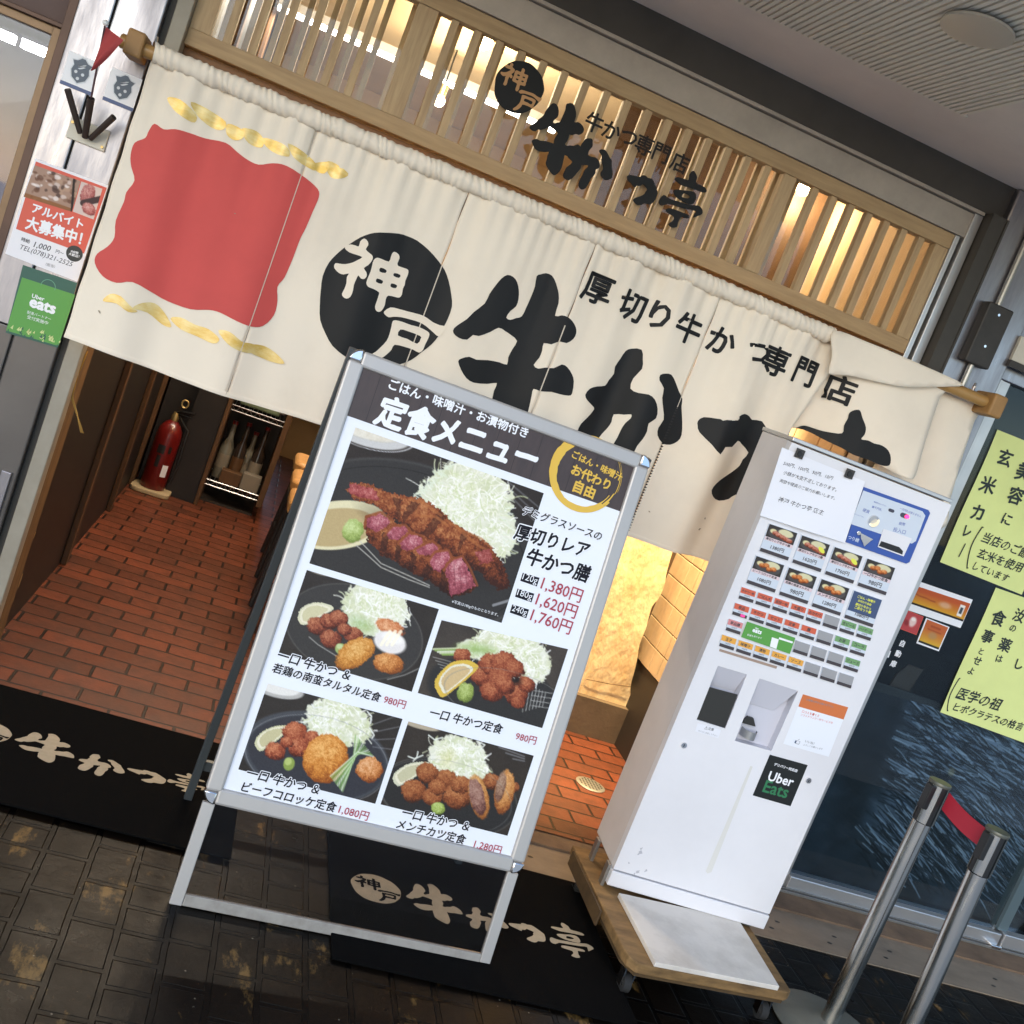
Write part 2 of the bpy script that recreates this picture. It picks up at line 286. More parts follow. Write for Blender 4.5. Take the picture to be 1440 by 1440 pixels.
# ------------------------------------------------------------------ outlines and lettering
def smooth_loop(p, n=3):
    p = np.array(p, float); k = len(p); out = []
    for i in range(k):
        a, b, c, d = p[i - 1], p[i], p[(i + 1) % k], p[(i + 2) % k]
        for j in range(n):
            t = j / n; out.append(.5 * (2 * b + (c - a) * t + (2 * a - 5 * b + 4 * c - d) * t * t + (3 * b - a - 3 * c + d) * t ** 3))
    return [tuple(q) for q in out]
def fill(loops, step=None):
    """triangulate outer loops (with holes inside them) adding a grid of inner points so the sheet can follow folds"""
    vs = []; es = []
    for L in loops:
        b = len(vs); vs += [Vector(q) for q in L]; es += [(b + i, b + (i + 1) % len(L)) for i in range(len(L))]
    if step:
        a = np.array([q[:] for q in vs]); (x0, y0), (x1, y1) = a.min(0), a.max(0)
        gx, gy = [q.ravel() for q in np.meshgrid(np.arange(x0 + step / 2, x1, step), np.arange(y0 + step / 2, y1, step))]; D = np.full(len(gx), 9.); hit = np.zeros(len(gx), bool)
        for i, j in es:
            (ax, ay), (bx_, by_) = a[i], a[j]; dx, dy = bx_ - ax, by_ - ay; t = np.clip(((gx - ax) * dx + (gy - ay) * dy) / (dx * dx + dy * dy + 1e-12), 0, 1); D = np.minimum(D, np.hypot(gx - ax - t * dx, gy - ay - t * dy))
            if dy: hit ^= ((gy < ay) != (gy < by_)) & (gx < dx * (gy - ay) / dy + ax)
        vs += [Vector((x, y)) for x, y in zip(gx[hit & (D > .4 * step)], gy[hit & (D > .4 * step)])]
    r = delaunay_2d_cdt(vs, es, [], 1, 1e-6); V = np.array([v[:] for v in r[0]]); T = [tuple(f) for f in r[2]]
    c = np.array([V[list(f)].mean(0) for f in T]); ins = np.zeros(len(T), int)          # keep what lies inside an odd number of loops
    for L in loops:
        p = np.array([q[:2] for q in L]); q = np.roll(p, -1, 0); hit = np.zeros(len(T), bool)
        for (x0, y0), (x1, y1) in zip(p, q):
            if y0 != y1: hit ^= ((c[:, 1] < y0) != (c[:, 1] < y1)) & (c[:, 0] < (x1 - x0) * (c[:, 1] - y0) / (y1 - y0) + x0)
        ins += hit
    return [tuple(v) for v in V], [f for f, i in zip(T, ins) if i % 2]
_tc = {}
def text_mesh(s, off):
    """ink of a string as flat faces; off > 0 thickens the strokes by stacking shifted copies (third column: a tiny lift per copy)"""
    if (s, off) in _tc: return _tc[(s, off)]
    if off > .004:
        v, f = text_mesh(s, 0); V = []; Fc = []; n = len(v)
        for k in range(9):
            d = np.array((off * math.cos(k * math.pi / 4), off * math.sin(k * math.pi / 4), 5e-6 * k)) if k < 8 else np.array((0, 0, 4.5e-5))
            V.append(v + d); Fc += [tuple(i + n * k for i in q) for q in f]
        _tc[(s, off)] = (np.concatenate(V), Fc); return _tc[(s, off)]
    if off: return text_mesh(s, 0)
    c = bpy.data.curves.new('t', 'FONT'); c.body = s; c.size = 1; c.resolution_u = 2
    o = bpy.data.objects.new('t', c); COL.objects.link(o); bpy.context.view_layer.update()
    me = bpy.data.meshes.new_from_object(o.evaluated_get(bpy.context.evaluated_depsgraph_get()))
    v = np.array([(q.co[0], q.co[1], 0) for q in me.vertices]); f = [tuple(p.vertices) for p in me.polygons]
    bpy.data.objects.remove(o); bpy.data.curves.remove(c); bpy.data.meshes.remove(me)
    _tc[(s, off)] = (v, f); return v, f
def put_text(g, s, P, pl, pr, n, off=.018, hs=1.0, grow=0, slant=0.0, wob=0, mi=0, fn=None, rng=None):
    """lettering whose ink runs from pixel pl (middle of the left edge) to pr on plane P, n metres proud"""
    v, f = text_mesh(s, off); v0 = text_mesh(s, 0)[0]
    lo, hi = v0.min(0), v0.max(0); w_ = hi[0] - lo[0]
    a, b = np.array(P.uv(pl)), np.array(P.uv(pr)); d = b - a; L = np.linalg.norm(d); d /= L; k = L / w_; e = np.array([-d[1], d[0]])
    e_ = v[:, 2]; q = v[:, :2] - np.array([lo[0], (lo[1] + hi[1]) / 2]); q = q * k; q[:, 1] *= hs; q[:, 0] += slant * q[:, 1]
    if wob: q = q + np.sin(q[:, ::-1] * 310 / (k * 10) + 1) * wob * k
    uv = a + q[:, :1] * d + q[:, 1:] * e
    g.add([fn(u, w2, n + z) if fn else P.pt(u, w2, n + z) for (u, w2), z in zip(uv, e_)], f, mi); return g
def put_glyph(g, ch, P, c, size, n, off=.02, mi=0, fn=None, rot=0, sx=1):
    v, f = text_mesh(ch, off); e_ = v[:, 2]; v = v[:, :2]; mid = (v.min(0) + v.max(0)) / 2; q = (v - mid) * size; q[:, 0] *= sx
    if rot: q = q @ np.array([[math.cos(rot), math.sin(rot)], [-math.sin(rot), math.cos(rot)]])
    u0 = P.uv(c); g.add([fn(*(u0 + r), n + z) if fn else P.pt(*(u0 + r), n + z) for r, z in zip(q, e_)], f, mi); return g

# ------------------------------------------------------------------ printed pictures (ink values on a fine sheet)
_ng = RNG.random((64, 64))
def vn(x, y, o=0):
    x = np.asarray(x) + o * 17.3; y = np.asarray(y) + o * 9.7; i = np.floor(x).astype(int); j = np.floor(y).astype(int); a = x - i; b = y - j
    a = a * a * (3 - 2 * a); b = b * b * (3 - 2 * b)
    g = lambda p, q: _ng[p % 64, q % 64]
    return (g(i, j) * (1 - a) + g(i + 1, j) * a) * (1 - b) + (g(i, j + 1) * (1 - a) + g(i + 1, j + 1) * a) * b
def fbm(x, y, o=0): return (vn(x, y, o) + .5 * vn(2.1 * x, 2.1 * y, o + 1) + .25 * vn(4.3 * x, 4.3 * y, o + 2)) / 1.75
def rgb(c): c = c.lstrip('#'); return np.array([int(c[i:i + 2], 16) / 255 for i in (0, 2, 4)])
class Art:
    """a printed picture: corners tl,tr,br,bl in drawing units, painted in those units"""
    def __init__(s, tl, tr, br, bl, nx, ny, bg):
        s.c = [np.array(q, float) for q in (tl, tr, br, bl)]; s.nx, s.ny = nx, ny
        u, v = np.meshgrid(np.linspace(0, 1, nx), np.linspace(0, 1, ny))
        q = [(1 - u) * (1 - v), u * (1 - v), u * v, (1 - u) * v]
        s.X = sum(w_ * c[0] for w_, c in zip(q, s.c)); s.Y = sum(w_ * c[1] for w_, c in zip(q, s.c)); s.q = q
        s.a = np.tile(rgb(bg), (ny, nx, 1)); s.e = np.linalg.norm(s.c[1] - s.c[0]) / nx
    def lay(s, m, c): m = np.clip(m, 0, 1)[..., None]; s.a = s.a * (1 - m) + (rgb(c) if isinstance(c, str) else c) * m
    def r(s, cx, cy, rx, ry, ang=0):
        a = math.radians(ang); dx, dy = s.X - cx, s.Y - cy; u = dx * math.cos(a) + dy * math.sin(a); v = -dx * math.sin(a) + dy * math.cos(a)
        return np.sqrt((u / rx) ** 2 + (v / ry) ** 2), u / rx, v / ry
    def ell(s, cx, cy, rx, ry, c, ang=0, soft=0, al=1):
        r = s.r(cx, cy, rx, ry, ang)[0]; s.lay(np.clip((1 - r) * min(rx, ry) / max(s.e, soft), 0, 1) * al, c)
    def ring(s, cx, cy, rx, ry, wd, c, ang=0, al=1):
        r = s.r(cx, cy, rx, ry, ang)[0]; s.lay(np.clip(1 - np.abs(r - 1) * min(rx, ry) / max(wd, s.e * .7), 0, 1) * al, c)
    def poly(s, p, c, al=1, nz=0):
        X, Y = s.X, s.Y
        if nz: X = X + (vn(X / 14, Y / 14, 3) - .5) * nz; Y = Y + (vn(X / 14, Y / 14, 5) - .5) * nz
        ins = np.zeros(X.shape, bool); k = len(p)
        for i in range(k):
            (x0, y0), (x1, y1) = p[i], p[(i + 1) % k]
            if y0 != y1: ins ^= ((Y < y0) != (Y < y1)) & (X < (x1 - x0) * (Y - y0) / (y1 - y0) + x0)
        s.lay(ins * al, c); return ins
    def line(s, pts, wd, c, al=1):
        D = np.full(s.X.shape, 1e9)
        for (x0, y0), (x1, y1) in zip(pts[:-1], pts[1:]):
            dx, dy = x1 - x0, y1 - y0; t = np.clip(((s.X - x0) * dx + (s.Y - y0) * dy) / (dx * dx + dy * dy + 1e-9), 0, 1)
            D = np.minimum(D, np.hypot(s.X - x0 - t * dx, s.Y - y0 - t * dy))
        wd = max(wd, s.e * .45); s.lay(np.clip((wd - D) / s.e + .5, 0, 1) * al, c)
    def crust(s, crumb, o):
        a, b = .8 * s.X + .6 * s.Y, -.6 * s.X + .8 * s.Y; wx, wy = 1.6 * vn(s.X / crumb / 1.7, s.Y / crumb / 1.7, o + 7), 1.6 * vn(s.X / crumb / 1.7, s.Y / crumb / 1.7, o + 9)
        return fbm(s.X / 38, s.Y / 38, o) - .5, vn(a / crumb + wx, b / crumb + wy, o) - .5, fbm(s.X / crumb / .45 + wy, s.Y / crumb / .45 + wx, o + 4) - .5
    def tone(s, L, dark, mid, light):
        L = np.clip(L, 0, 1)[..., None]; return np.where(L < .5, rgb(dark) + (rgb(mid) - rgb(dark)) * L * 2, rgb(mid) + (rgb(light) - rgb(mid)) * (L * 2 - 1))
    def fried(s, cx, cy, rx, ry, ang=0, dark='#4a2213', mid='#8c4724', light='#c98a55', crumb=13, rough=.22, al=1):
        o = int(cx + cy) % 23; r, u, v = s.r(cx, cy, rx, ry, ang); n1, n2, n3 = s.crust(crumb, o)
        r = r + n1 * rough * 1.4 + n2 * rough * .7; m = np.clip((1 - r) * min(rx, ry) / (s.e * 1.2), 0, 1) * al
        h = np.sqrt(np.clip(1 - r * r, 0, 1)); s.lay(m, s.tone(.10 + .62 * h - .40 * (s.Y - cy) / max(rx, ry) - .10 * (s.X - cx) / max(rx, ry) + n2 * .42 + n3 * .75 + n1 * .5, dark, mid, light))
    def friedpoly(s, p, dark='#3c1a0d', mid='#84401f', light='#bf7f4e', crumb=12, soft=70, nz=26, tilt=.002, base=.30):
        n1, n2, n3 = s.crust(crumb, int(p[0][0]) % 19); D = np.full(s.X.shape, 1e9); k = len(p); c = np.mean(p, 0)
        for i in range(k):
            (x0, y0), (x1, y1) = p[i], p[(i + 1) % k]; dx, dy = x1 - x0, y1 - y0; t = np.clip(((s.X - x0) * dx + (s.Y - y0) * dy) / (dx * dx + dy * dy + 1e-9), 0, 1); D = np.minimum(D, np.hypot(s.X - x0 - t * dx, s.Y - y0 - t * dy))
        a = s.a.copy(); s.a[:] = 0; ins = s.poly(p, '#ffffff', 1, nz); s.a = a
        s.lay(ins * 1.0, s.tone(base + .30 * np.clip(D / soft, 0, 1) - tilt * (s.Y - c[1] - .35 * (s.X - c[0])) + n1 * .7 + n2 * .40 + n3 * .75, dark, mid, light))
    def cabbage(s, cx, cy, rx, ry, n=170, ang=0, seed=1):
        R = np.random.default_rng(seed); r = s.r(cx, cy, rx, ry, ang)[0] + (fbm(s.X / 30, s.Y / 30, seed) - .5) * .35
        t = np.clip(fbm(s.X / 60, s.Y / 60, seed + 3) * 1.5 - .25, 0, 1)[..., None]
        s.lay(np.clip((1 - r) * min(rx, ry) / (s.e * 2), 0, 1), rgb('#c9cda2') * t + rgb('#e9e7d8') * (1 - t))
        for i in range(n):
            th = R.uniform(0, 6.28); q = math.sqrt(R.uniform(0, 1)) * R.uniform(.5, 1.08); x = cx + rx * q * math.cos(th); y = cy + ry * q * math.sin(th)
            a = R.uniform(0, 6.28); ln = R.uniform(.16, .42) * min(rx, ry); k = R.uniform(-1.6, 1.6); P = []
            for j in range(5): P.append((x, y)); x += ln / 4 * math.cos(a); y += ln / 4 * math.sin(a); a += k / 4
            c = rgb(['#f8f5ea', '#f1eedb', '#dddfba', '#fdfbf5', '#cfd5a4', '#ecead9'][R.integers(6)]); s.line(P, s.e * R.uniform(.35, .75), c, .85)
    def lemon(s, pts, rind='#d9c67c', flesh='#d8cfae', inner=.72):
        p = np.array(pts, float); c = p.mean(0); s.poly(smooth_loop(p, 3), rind); s.poly(smooth_loop(c + (p - c) * (inner + .13), 3), '#e6dfc4'); s.poly(smooth_loop(c + (p - c) * inner, 3), flesh)
    def grain(s, k=.03): s.a = np.clip(s.a + (RNG.random(s.a.shape[:2])[..., None] - .5) * k, 0, 1)
    def sheet(s, P, pxc, n, g=None):
        """corners pxc are photo pixels tl,tr,br,bl of the sheet on plane P"""
        c = [P.uv(q) for q in pxc]; uv = sum(w_[..., None] * q for w_, q in zip(s.q, c)).reshape(-1, 2)
        g = Geo(); g.v = [P.pt(u, v, n) for u, v in uv]; nx = s.nx
        g.f = [(j * nx + i, (j + 1) * nx + i, (j + 1) * nx + i + 1, j * nx + i + 1) for j in range(s.ny - 1) for i in range(nx - 1)]; g.m = [0] * len(g.f)
        a = s.a.reshape(-1, 3); a = np.where(a <= .04045, a / 12.92, ((a + .055) / 1.055) ** 2.4); return g, a
def loft_uv(P, q): return [tuple(P.uv(p)) for p in q]
def ccw(q):
    a = sum(q[i][0] * q[(i + 1) % len(q)][1] - q[(i + 1) % len(q)][0] * q[i][1] for i in range(len(q))); return q if a > 0 else q[::-1]

# ================================================================== the setting
g = Geo(); g.add([(-40, -60, -.02), (40, -60, -.02), (40, 3.4, -.02), (-40, 3.4, -.02)], [(0, 1, 2, 3)]); struct('bounce_ground', g, 'bounce_ground')  # pale unseen ground, added to bounce light onto ceiling and curtain
g = Geo(); g.add([(-12, 1.75, 0), (12, 1.75, 0), (12, 2.95, 0), (-12, 2.95, 0)], [(0, 1, 2, 3)]); struct('street_paving', g, 'street')
g = Geo(); g.box(-6, 6, 2.95, 3.17, -.05, .004); gutter = struct('gutter_cover', g, 'gutter')
g = Geo()
for x0 in np.arange(-.9, 4.2, .235):
    for dx, dy in ((0, 3.02), (.05, 3.075)):
        g.add([(x0 + dx + .011 * math.cos(a), dy + .006 * math.sin(a), .0048) for a in np.linspace(0, 6.28, 9)[:-1]], [tuple(range(8))])
obj('drain_slot', g, 'black', gutter)
g = Geo(); g.box(-6, 6, 3.17, 3.40, -.05, .012); struct('door_step', g, 'concrete')
g = Geo(); g.add([(-.56, 3.262, .016), (2.0, 3.262, .016), (2.0, 4.34, .016), (1.0, 4.34, .016), (1.0, 9, .016), (-.56, 9, .016)], [(0, 1, 2, 3, 4, 5)]); struct('shop_floor', g, 'shop_brick')
g = Geo(); g.box(1.0, 2.6, 4.34, 6.9, 0, .19); struct('plinth_floor', g, 'plinth')
# soffit of the arcade with its ribbed panel
g = Geo(); g.box(-6, 7, 1.55, 3.42, 2.602, 2.70); struct('ceiling', g, 'ceiling')
g = Geo()
for x in np.arange(-2.2, 1.59, .0185): g.box(x, x + .0112, 1.56, 2.965, 2.595, 2.6015)
g.box(-2.2, 1.60, 2.966, 2.974, 2.597, 2.6015)
struct('ceiling_ribs', g, 'ceiling_rib')
t = thing('ceiling_downlight', (1.25, 2.44, 2.6), 'round unlit downlight with pale ring set in the ribbed ceiling', 'downlight')
g = Geo(); g.lathe(1.25, 2.44, [(.088, 2.578), (.112, 2.578), (.118, 2.588), (.112, 2.5945)], 40); obj('trim_ring', g, 'lamp_ring', t, smooth='auto')
g = Geo(); g.lathe(1.25, 2.44, [(.03, 2.579), (.087, 2.5815), (.087, 2.588)], 40); obj('lens', g, 'lamp_lens', t, smooth='auto')
# dark beam over the shop front, turning down beside the door
g = Geo(); g.box(-6, 7, 3.335, 3.46, 2.492, 2.602); g.box(2.008, 2.062, 3.3, 3.46, 0, 2.492); g.box(-.597, -.578, 3.345, 3.46, 0, 2.492)
tag(obj('facade_beam', g, 'beam'), 'dark brown beam running along the top of the shop front below the ceiling', 'beam')
t = thing('door_frame', (.7, 3.37, 0), 'dull aluminium frame around the shop entrance and transom', 'door frame')
g = Geo(); g.box(-.578, 2.0, 3.352, 3.44, 2.396, 2.478); obj('head', g, 'alu_soft', t, bevel=.002)
g = Geo(); g.box(-.578, 2.0, 3.336, 3.44, 2.481, 2.4915); obj('head_trim', g, 'alu_soft', t)
g = Geo(); g.box(1.945, 1.963, 3.36, 3.44, .012, 2.395); g.box(1.971, 2.004, 3.345, 3.44, .012, 2.4805); g.box(1.9635, 1.9705, 3.375, 3.44, .012, 2.395, 1); obj('jamb', g, ('alu', 'beam'), t, bevel=.0015)
g = Geo(); g.box(-.578, -.535, 3.33, 3.40, .012, 2.395); obj('jamb', g, mat('post_paint', '#a09a8c', .55, .1, var=.4, vscale=6, col2='#6f6758'), t, bevel=.003)
# interior shell
g = Geo(); g.box(-.60, -.56, 3.402, 9, 0, 2.7)
wl = struct('inner_wall_left', g, 'panel_dark')
g = Geo(); g.box(-.559, -.535, 3.402, 3.53, .017, 2.6); obj('stile', g, 'timber', wl, bevel=.003)
for y in (4.52, 5.55, 6.25):
    g = Geo(); g.box(-.559, -.535, y, y + .055, .017, 2.6); obj('stile', g, 'stile', wl, bevel=.003)
g = Geo()
for k, (y, z) in enumerate(((3.63, .13), (3.66, .16), (3.62, .10), (3.70, .19), (3.68, .36), (3.60, .07), (3.67, .12))):
    a = .008 + .012 * RNG.random(2); g.add([(-.559, y + a[0] * math.cos(q) * (1 + .5 * math.sin(3 * q)), z + 1.6 * a[1] * math.sin(q)) for q in np.linspace(0, 6.28, 9)[:-1]], [tuple(range(8))])
obj('paint_chip', g, mat('chip', '#a58a5c', .8), wl)
g = Geo(); g.box(-.6, 2.6, 6.86, 6.95, 1.35, 2.7); g.box(.20, 2.6, 8.9, 9, 0, 2.7); g.box(-.6, .2, 6.9, 6.95, 0, 1.349, 1); struct('inner_wall_back', g, ('inner_wall', 'panel_dark'))
g = Geo(); g.box(-.6, 2.6, 3.462, 9, 2.64, 2.7); struct('inner_ceiling', g, 'inner_ceiling')
g = Geo(); g.box(2.02, 2.06, 3.47, 9, 0, 2.64); struct('inner_wall_right', g, 'inner_wall')
# lintel boards visible below the lattice
g = Geo(); g.box(-.534, 1.944, 3.40, 3.46, 1.82, 1.968); tag(obj('door_lintel', g, 'lintel'), 'brown wooden lintel board just below the lattice transom', 'lintel')

# ================================================================== lattice transom
t = thing('lattice_transom', (.7, 3.39, 1.97), 'pale wooden lattice transom with thin upright slats above the entrance curtain', 'transom')
g = Geo(); g.box(-.534, 1.944, 3.362, 3.41, 2.345, 2.394); g.box(-.534, 1.944, 3.362, 3.41, 1.972, 2.02); obj('rail', g, 'lattice_rail', t, bevel=.002)
for x0, x1 in ((-.534, -.475), (.042, .105), (1.298, 1.345), (1.893, 1.944)):
    g = Geo(); g.box(x0, x1, 3.366, 3.406, 2.0205, 2.3445); obj('stile', g, 'lattice', t, bevel=.0015)
xs = [-.428 + .0725 * k for k in range(6)] + [.160 + .0720 * k for k in range(15)] + [1.242] + [1.423 + .0697 * k for k in range(7)]
for x in xs:
    if 1.26 < x < 1.29: continue
    g = Geo(); g.box(x - .0115, x + .0115, 3.372, 3.400, 2.0205, 2.3445); obj('slat', g, 'lattice', t, bevel=.001)
for k in range(34):  # added second row, standing in for slats reflected in the glass
    x = -.46 + .0712 * k; g = Geo(); g.box(x - .009, x + .009, 3.475, 3.492, 2.0, 2.37); obj('reflection_slat', g, 'lattice', t)
g = Geo(); g.box(-.534, 1.944, 3.47, 3.497, 2.3705, 2.40); g.box(-.534, 1.944, 3.47, 3.497, 1.97, 1.9995); obj('reflection_rail', g, 'lattice_rail', t)
g = Geo(); g.box(-.534, 1.944, 3.4135, 3.4155, 2.02, 2.345); obj('pane', g, 'glass', t)
# interior lamps (all lit in the photograph)
t = thing('strip_lamp', (.15, 5.5, 2.60), 'long bright white tube lamp on the ceiling inside the shop, behind the lattice', 'lamp')
g = Geo(); g.box(-.53, .90, 5.46, 5.54, 2.60, 2.639); obj('housing', g, 'white_ink', t)
g = Geo(); g.box(-.53, .90, 5.48, 5.52, 2.583, 2.5995); obj('tube', g, 'tube', t)
for i, (x, y, z, r, wts, lb) in enumerate(((.343, 4.5, 2.60, .036, 20, 'glowing warm ceiling bulb inside the shop, left of the round emblem on the transom'),
                               (1.842, 4.5, 2.60, .030, 6, 'glowing warm ceiling bulb inside the shop, behind the right end of the lattice'),
                               (1.35, 4.6, 2.08, .030, 16, 'warm pendant bulb hanging low inside, seen between lattice and curtain'),
                               (.285, 5.0, 2.41, .026, 8, 'small warm bulb inside the shop in front of the white tube lamp'))):
    t = thing('ceiling_bulb' if i != 2 else 'pendant_bulb', (x, y, z), lb, 'lamp', 'warm bulbs inside the shop')
    g = Geo(); g.lathe(x, y, [(.001, z - r)] + [(r * math.sin(a), z - r * math.cos(a)) for a in np.linspace(.4, 2.6, 7)], 16); obj('bulb', g, 'bulb', t, smooth=True)
    g = Geo(); g.lathe(x, y, [(.02, z + r * .9), (.022, z + r * .9 + .05)], 12) if i in (2, 3) else g.lathe(x, y, [(.07, 2.625), (.07, 2.638)], 20); obj('fitting', g, 'brass', t)
    if i in (2, 3): g = Geo(); g.tube([(x, y, z + .08), (x, y, 2.64)], .004, 6); obj('cord', g, 'black', t)
    L = bpy.data.lights.new('bulb_light', 'POINT'); L.energy = wts; L.color = (1, .77, .50); L.shadow_soft_size = .05
    lo = bpy.data.objects.new('bulb_light', L); COL.objects.link(lo); lo.parent = t; lo.location = (0, -.06, -r - .04)
L = bpy.data.lights.new('tube_light', 'AREA'); L.shape = 'RECTANGLE'; L.size = 1.4; L.size_y = .05; L.energy = 26; L.color = (1, .86, .68)
lo = bpy.data.objects.new('tube_light', L); COL.objects.link(lo); lo.location = (.18, 5.5, 2.57)

# ================================================================== brush glyphs traced from the curtain and the transom
A_, B_, C_, D_, F_ = ((440, 320), 7.2), ((620, 370), 6), ((790, 470), 4.5), ((1060, 540), 6), ((820, 140), 7.2)
TR = {
 'disc': (A_, [[(680,50),(870,60),(960,85),(1060,130),(1170,220),(1270,330),(1340,430),(1380,540),(1405,680),(1410,800),(1370,920),(1330,1000),(1275,1100),(1200,1190),(1100,1270),(1000,1345),(850,1400),(700,1420),(560,1400),(420,1350),(320,1300),(200,1200),(130,1080),(75,940),(70,800),(80,640),(100,490),(160,360),(230,280),(310,210),(390,155),(480,100),(580,62)]]),
 'god': (A_, [[(520,110),(555,140),(560,180),(535,220),(575,260),(605,290),(600,330),(560,380),(515,410),(540,450),(545,490),(520,520),(485,515),(460,485),(440,520),(415,580),(405,640),(380,700),(340,720),(305,700),(295,670),(320,620),(340,560),(345,500),(365,465),(310,475),(265,460),(225,420),(215,390),(230,360),(270,365),(330,370),(400,355),(450,330),(500,300),(440,275),(370,250),(325,210),(340,185),(380,170),(430,180),(465,190),(480,140)],
   [(830,245),(870,270),(880,310),(860,360),(870,390),(930,410),(970,430),(965,480),(940,540),(935,580),(915,620),(905,680),(880,710),(840,705),(765,690),(740,730),(730,790),(700,840),(670,855),(640,840),(630,800),(650,740),(665,690),(670,655),(610,620),(560,600),(540,560),(560,500),(585,440),(600,380),(615,330),(650,305),(700,320),(770,345),(790,300),(805,260)],
   [(685,405),(745,430),(735,460),(675,445)],[(650,515),(710,540),(695,570),(640,550)],[(830,460),(890,480),(875,510),(820,490)],[(800,565),(855,585),(840,615),(790,600)],
   [(790,810),(870,825),(960,850),(1080,880),(1150,910),(1220,960),(1290,990),(1345,1002),(1330,1050),(1280,1105),(1230,1070),(1150,1000),(1080,960),(1000,935),(900,910),(820,905),(770,910),(730,880),(725,850)],
   [(840,940),(920,960),(1000,990),(1080,1010),(1160,1050),(1185,1080),(1170,1130),(1140,1190),(1120,1240),(1080,1270),(1020,1240),(930,1210),(830,1190),(800,1240),(750,1290),(690,1330),(600,1350),(570,1310),(640,1260),(690,1215),(750,1150),(780,1080),(800,1000),(810,955)],
   [(890,1035),(960,1050),(1090,1100),(1095,1130),(1060,1180),(960,1130),(865,1095)]]),
 'cow': (B_, [[(560,100),(610,115),(645,160),(662,230),(660,300),(640,365),(590,405),(555,460),(590,480),(640,465),(690,450),(730,370),(770,280),(800,200),(815,110),(850,95),(895,85),(945,105),(970,150),(985,200),(998,260),(995,340),(965,445),(1020,440),(1070,455),(1110,490),(1140,540),(1145,590),(1120,640),(1060,675),(1000,660),(930,685),(870,675),(855,740),(830,800),(785,860),(820,890),(880,880),(950,885),(1020,855),(1070,880),(1110,940),(1125,1000),(1110,1100),(1080,1120),(1000,1105),(930,1085),(840,1080),(780,1060),(765,1110),(745,1200),(720,1290),(680,1370),(600,1440),(540,1420),(450,1310),(420,1230),(440,1150),(455,1080),(480,1015),(400,1022),(280,1010),(215,970),(170,900),(145,830),(170,805),(240,790),(300,815),(400,820),(500,840),(565,860),(575,800),(610,730),(650,660),(600,610),(540,570),(490,545),(420,580),(320,615),(270,605),(220,645),(150,630),(105,590),(110,550),(160,510),(220,470),(280,410),(370,340),(410,260),(460,190),(510,130)]]),
 'ka': (C_, [[(460,95),(515,100),(518,160),(510,220),(460,280),(440,345),(480,370),(540,378),(580,410),(600,470),(590,530),(540,560),(530,610),(500,660),(465,700),(430,770),(380,850),(330,880),(290,850),(285,790),(320,710),(350,655),(375,600),(400,560),(430,530),(435,505),(395,510),(340,512),(325,560),(300,600),(270,635),(220,700),(150,760),(90,740),(70,690),(100,620),(125,570),(170,530),(215,480),(200,455),(165,420),(150,385),(180,345),(230,332),(285,330),(310,295),(345,255),(350,210),(385,160),(420,110)],
   [(650,247),(690,255),(720,300),(745,360),(770,410),(765,460),(770,560),(765,640),(740,680),(690,702),(640,690),(605,640),(610,590),(645,540),(640,470),(630,400),(640,340),(610,290),(615,255)]]),
 'tsu': (C_, [[(865,550),(900,525),(970,530),(1100,540),(1110,515),(1150,502),(1190,520),(1215,545),(1280,555),(1310,620),(1335,700),(1355,790),(1340,850),(1290,950),(1240,1010),(1190,1030),(1110,1020),(1070,1050),(1010,1062),(960,1030),(935,980),(970,940),(1030,910),(1090,880),(1140,840),(1160,800),(1195,755),(1150,700),(1115,675),(1070,710),(1015,705),(980,750),(930,690),(870,620),(862,580)]]),
 'lid': (D_, [[(580,395),(640,415),(700,430),(810,435),(830,370),(865,310),(880,265),(920,240),(965,240),(980,300),(1000,380),(985,440),(955,480),(1010,490),(1060,515),(1120,530),(1170,570),(1188,630),(1175,690),(1130,700),(1060,680),(1000,650),(880,610),(800,560),(700,510),(600,450),(540,425),(490,412),(540,392)]]),
 'tei': (F_, [[(1115,720),(1140,745),(1155,790),(1145,840),(1200,870),(1245,900),(1250,935),(1215,940),(1150,915),(1080,890),(1010,870),(970,845),(930,805),(950,785),(1000,795),(1070,815),(1080,760)],
   [(925,915),(960,910),(1020,920),(1090,925),(1140,950),(1145,1000),(1120,1050),(1080,1060),(1010,1030),(950,990),(920,945)],[(1020,950),(1060,960),(1085,985),(1060,1000),(1000,985)],
   [(820,965),(850,985),(890,1010),(960,1030),(1050,1060),(1130,1070),(1180,1080),(1210,1120),(1205,1160),(1160,1180),(1115,1195),(1145,1130),(1080,1115),(1000,1095),(930,1075),(860,1055),(800,1075),(770,1045),(785,1000)],
   [(860,1100),(920,1110),(1000,1140),(1070,1170),(1065,1205),(1000,1190),(985,1200),(960,1250),(950,1290),(900,1295),(865,1260),(910,1230),(925,1190),(880,1160),(840,1130)]]),
}
NP = wall(3.2); TP = wall(3.345)
UV = {}
for k, ((o_, s_), loops) in TR.items():
    P = TP if k == 'tei' else NP
    UV[k] = [smooth_loop([P.uv(q) for q in cr(L, o_, s_)], 2) for L in loops]
def norm(k, ref=None):
    a = np.array([q for L in UV[ref or k] for q in L]); lo, hi = a.min(0), a.max(0); c = (lo + hi) / 2; s = hi - lo
    return [[tuple((np.array(q) - c) / s) for q in L] for L in UV[k]]
NORM = {k: norm(k) for k in UV}; NORM['god'] = norm('god', 'disc')
def put_norm(g, k, fn, cx, cy, w_, h_, n, step=None, mi=0):
    v, f = fill([[(cx + x * w_, cy + y * h_) for x, y in L] for L in NORM[k]], step); g.add([fn(u, q, n) for u, q in v], f, mi)
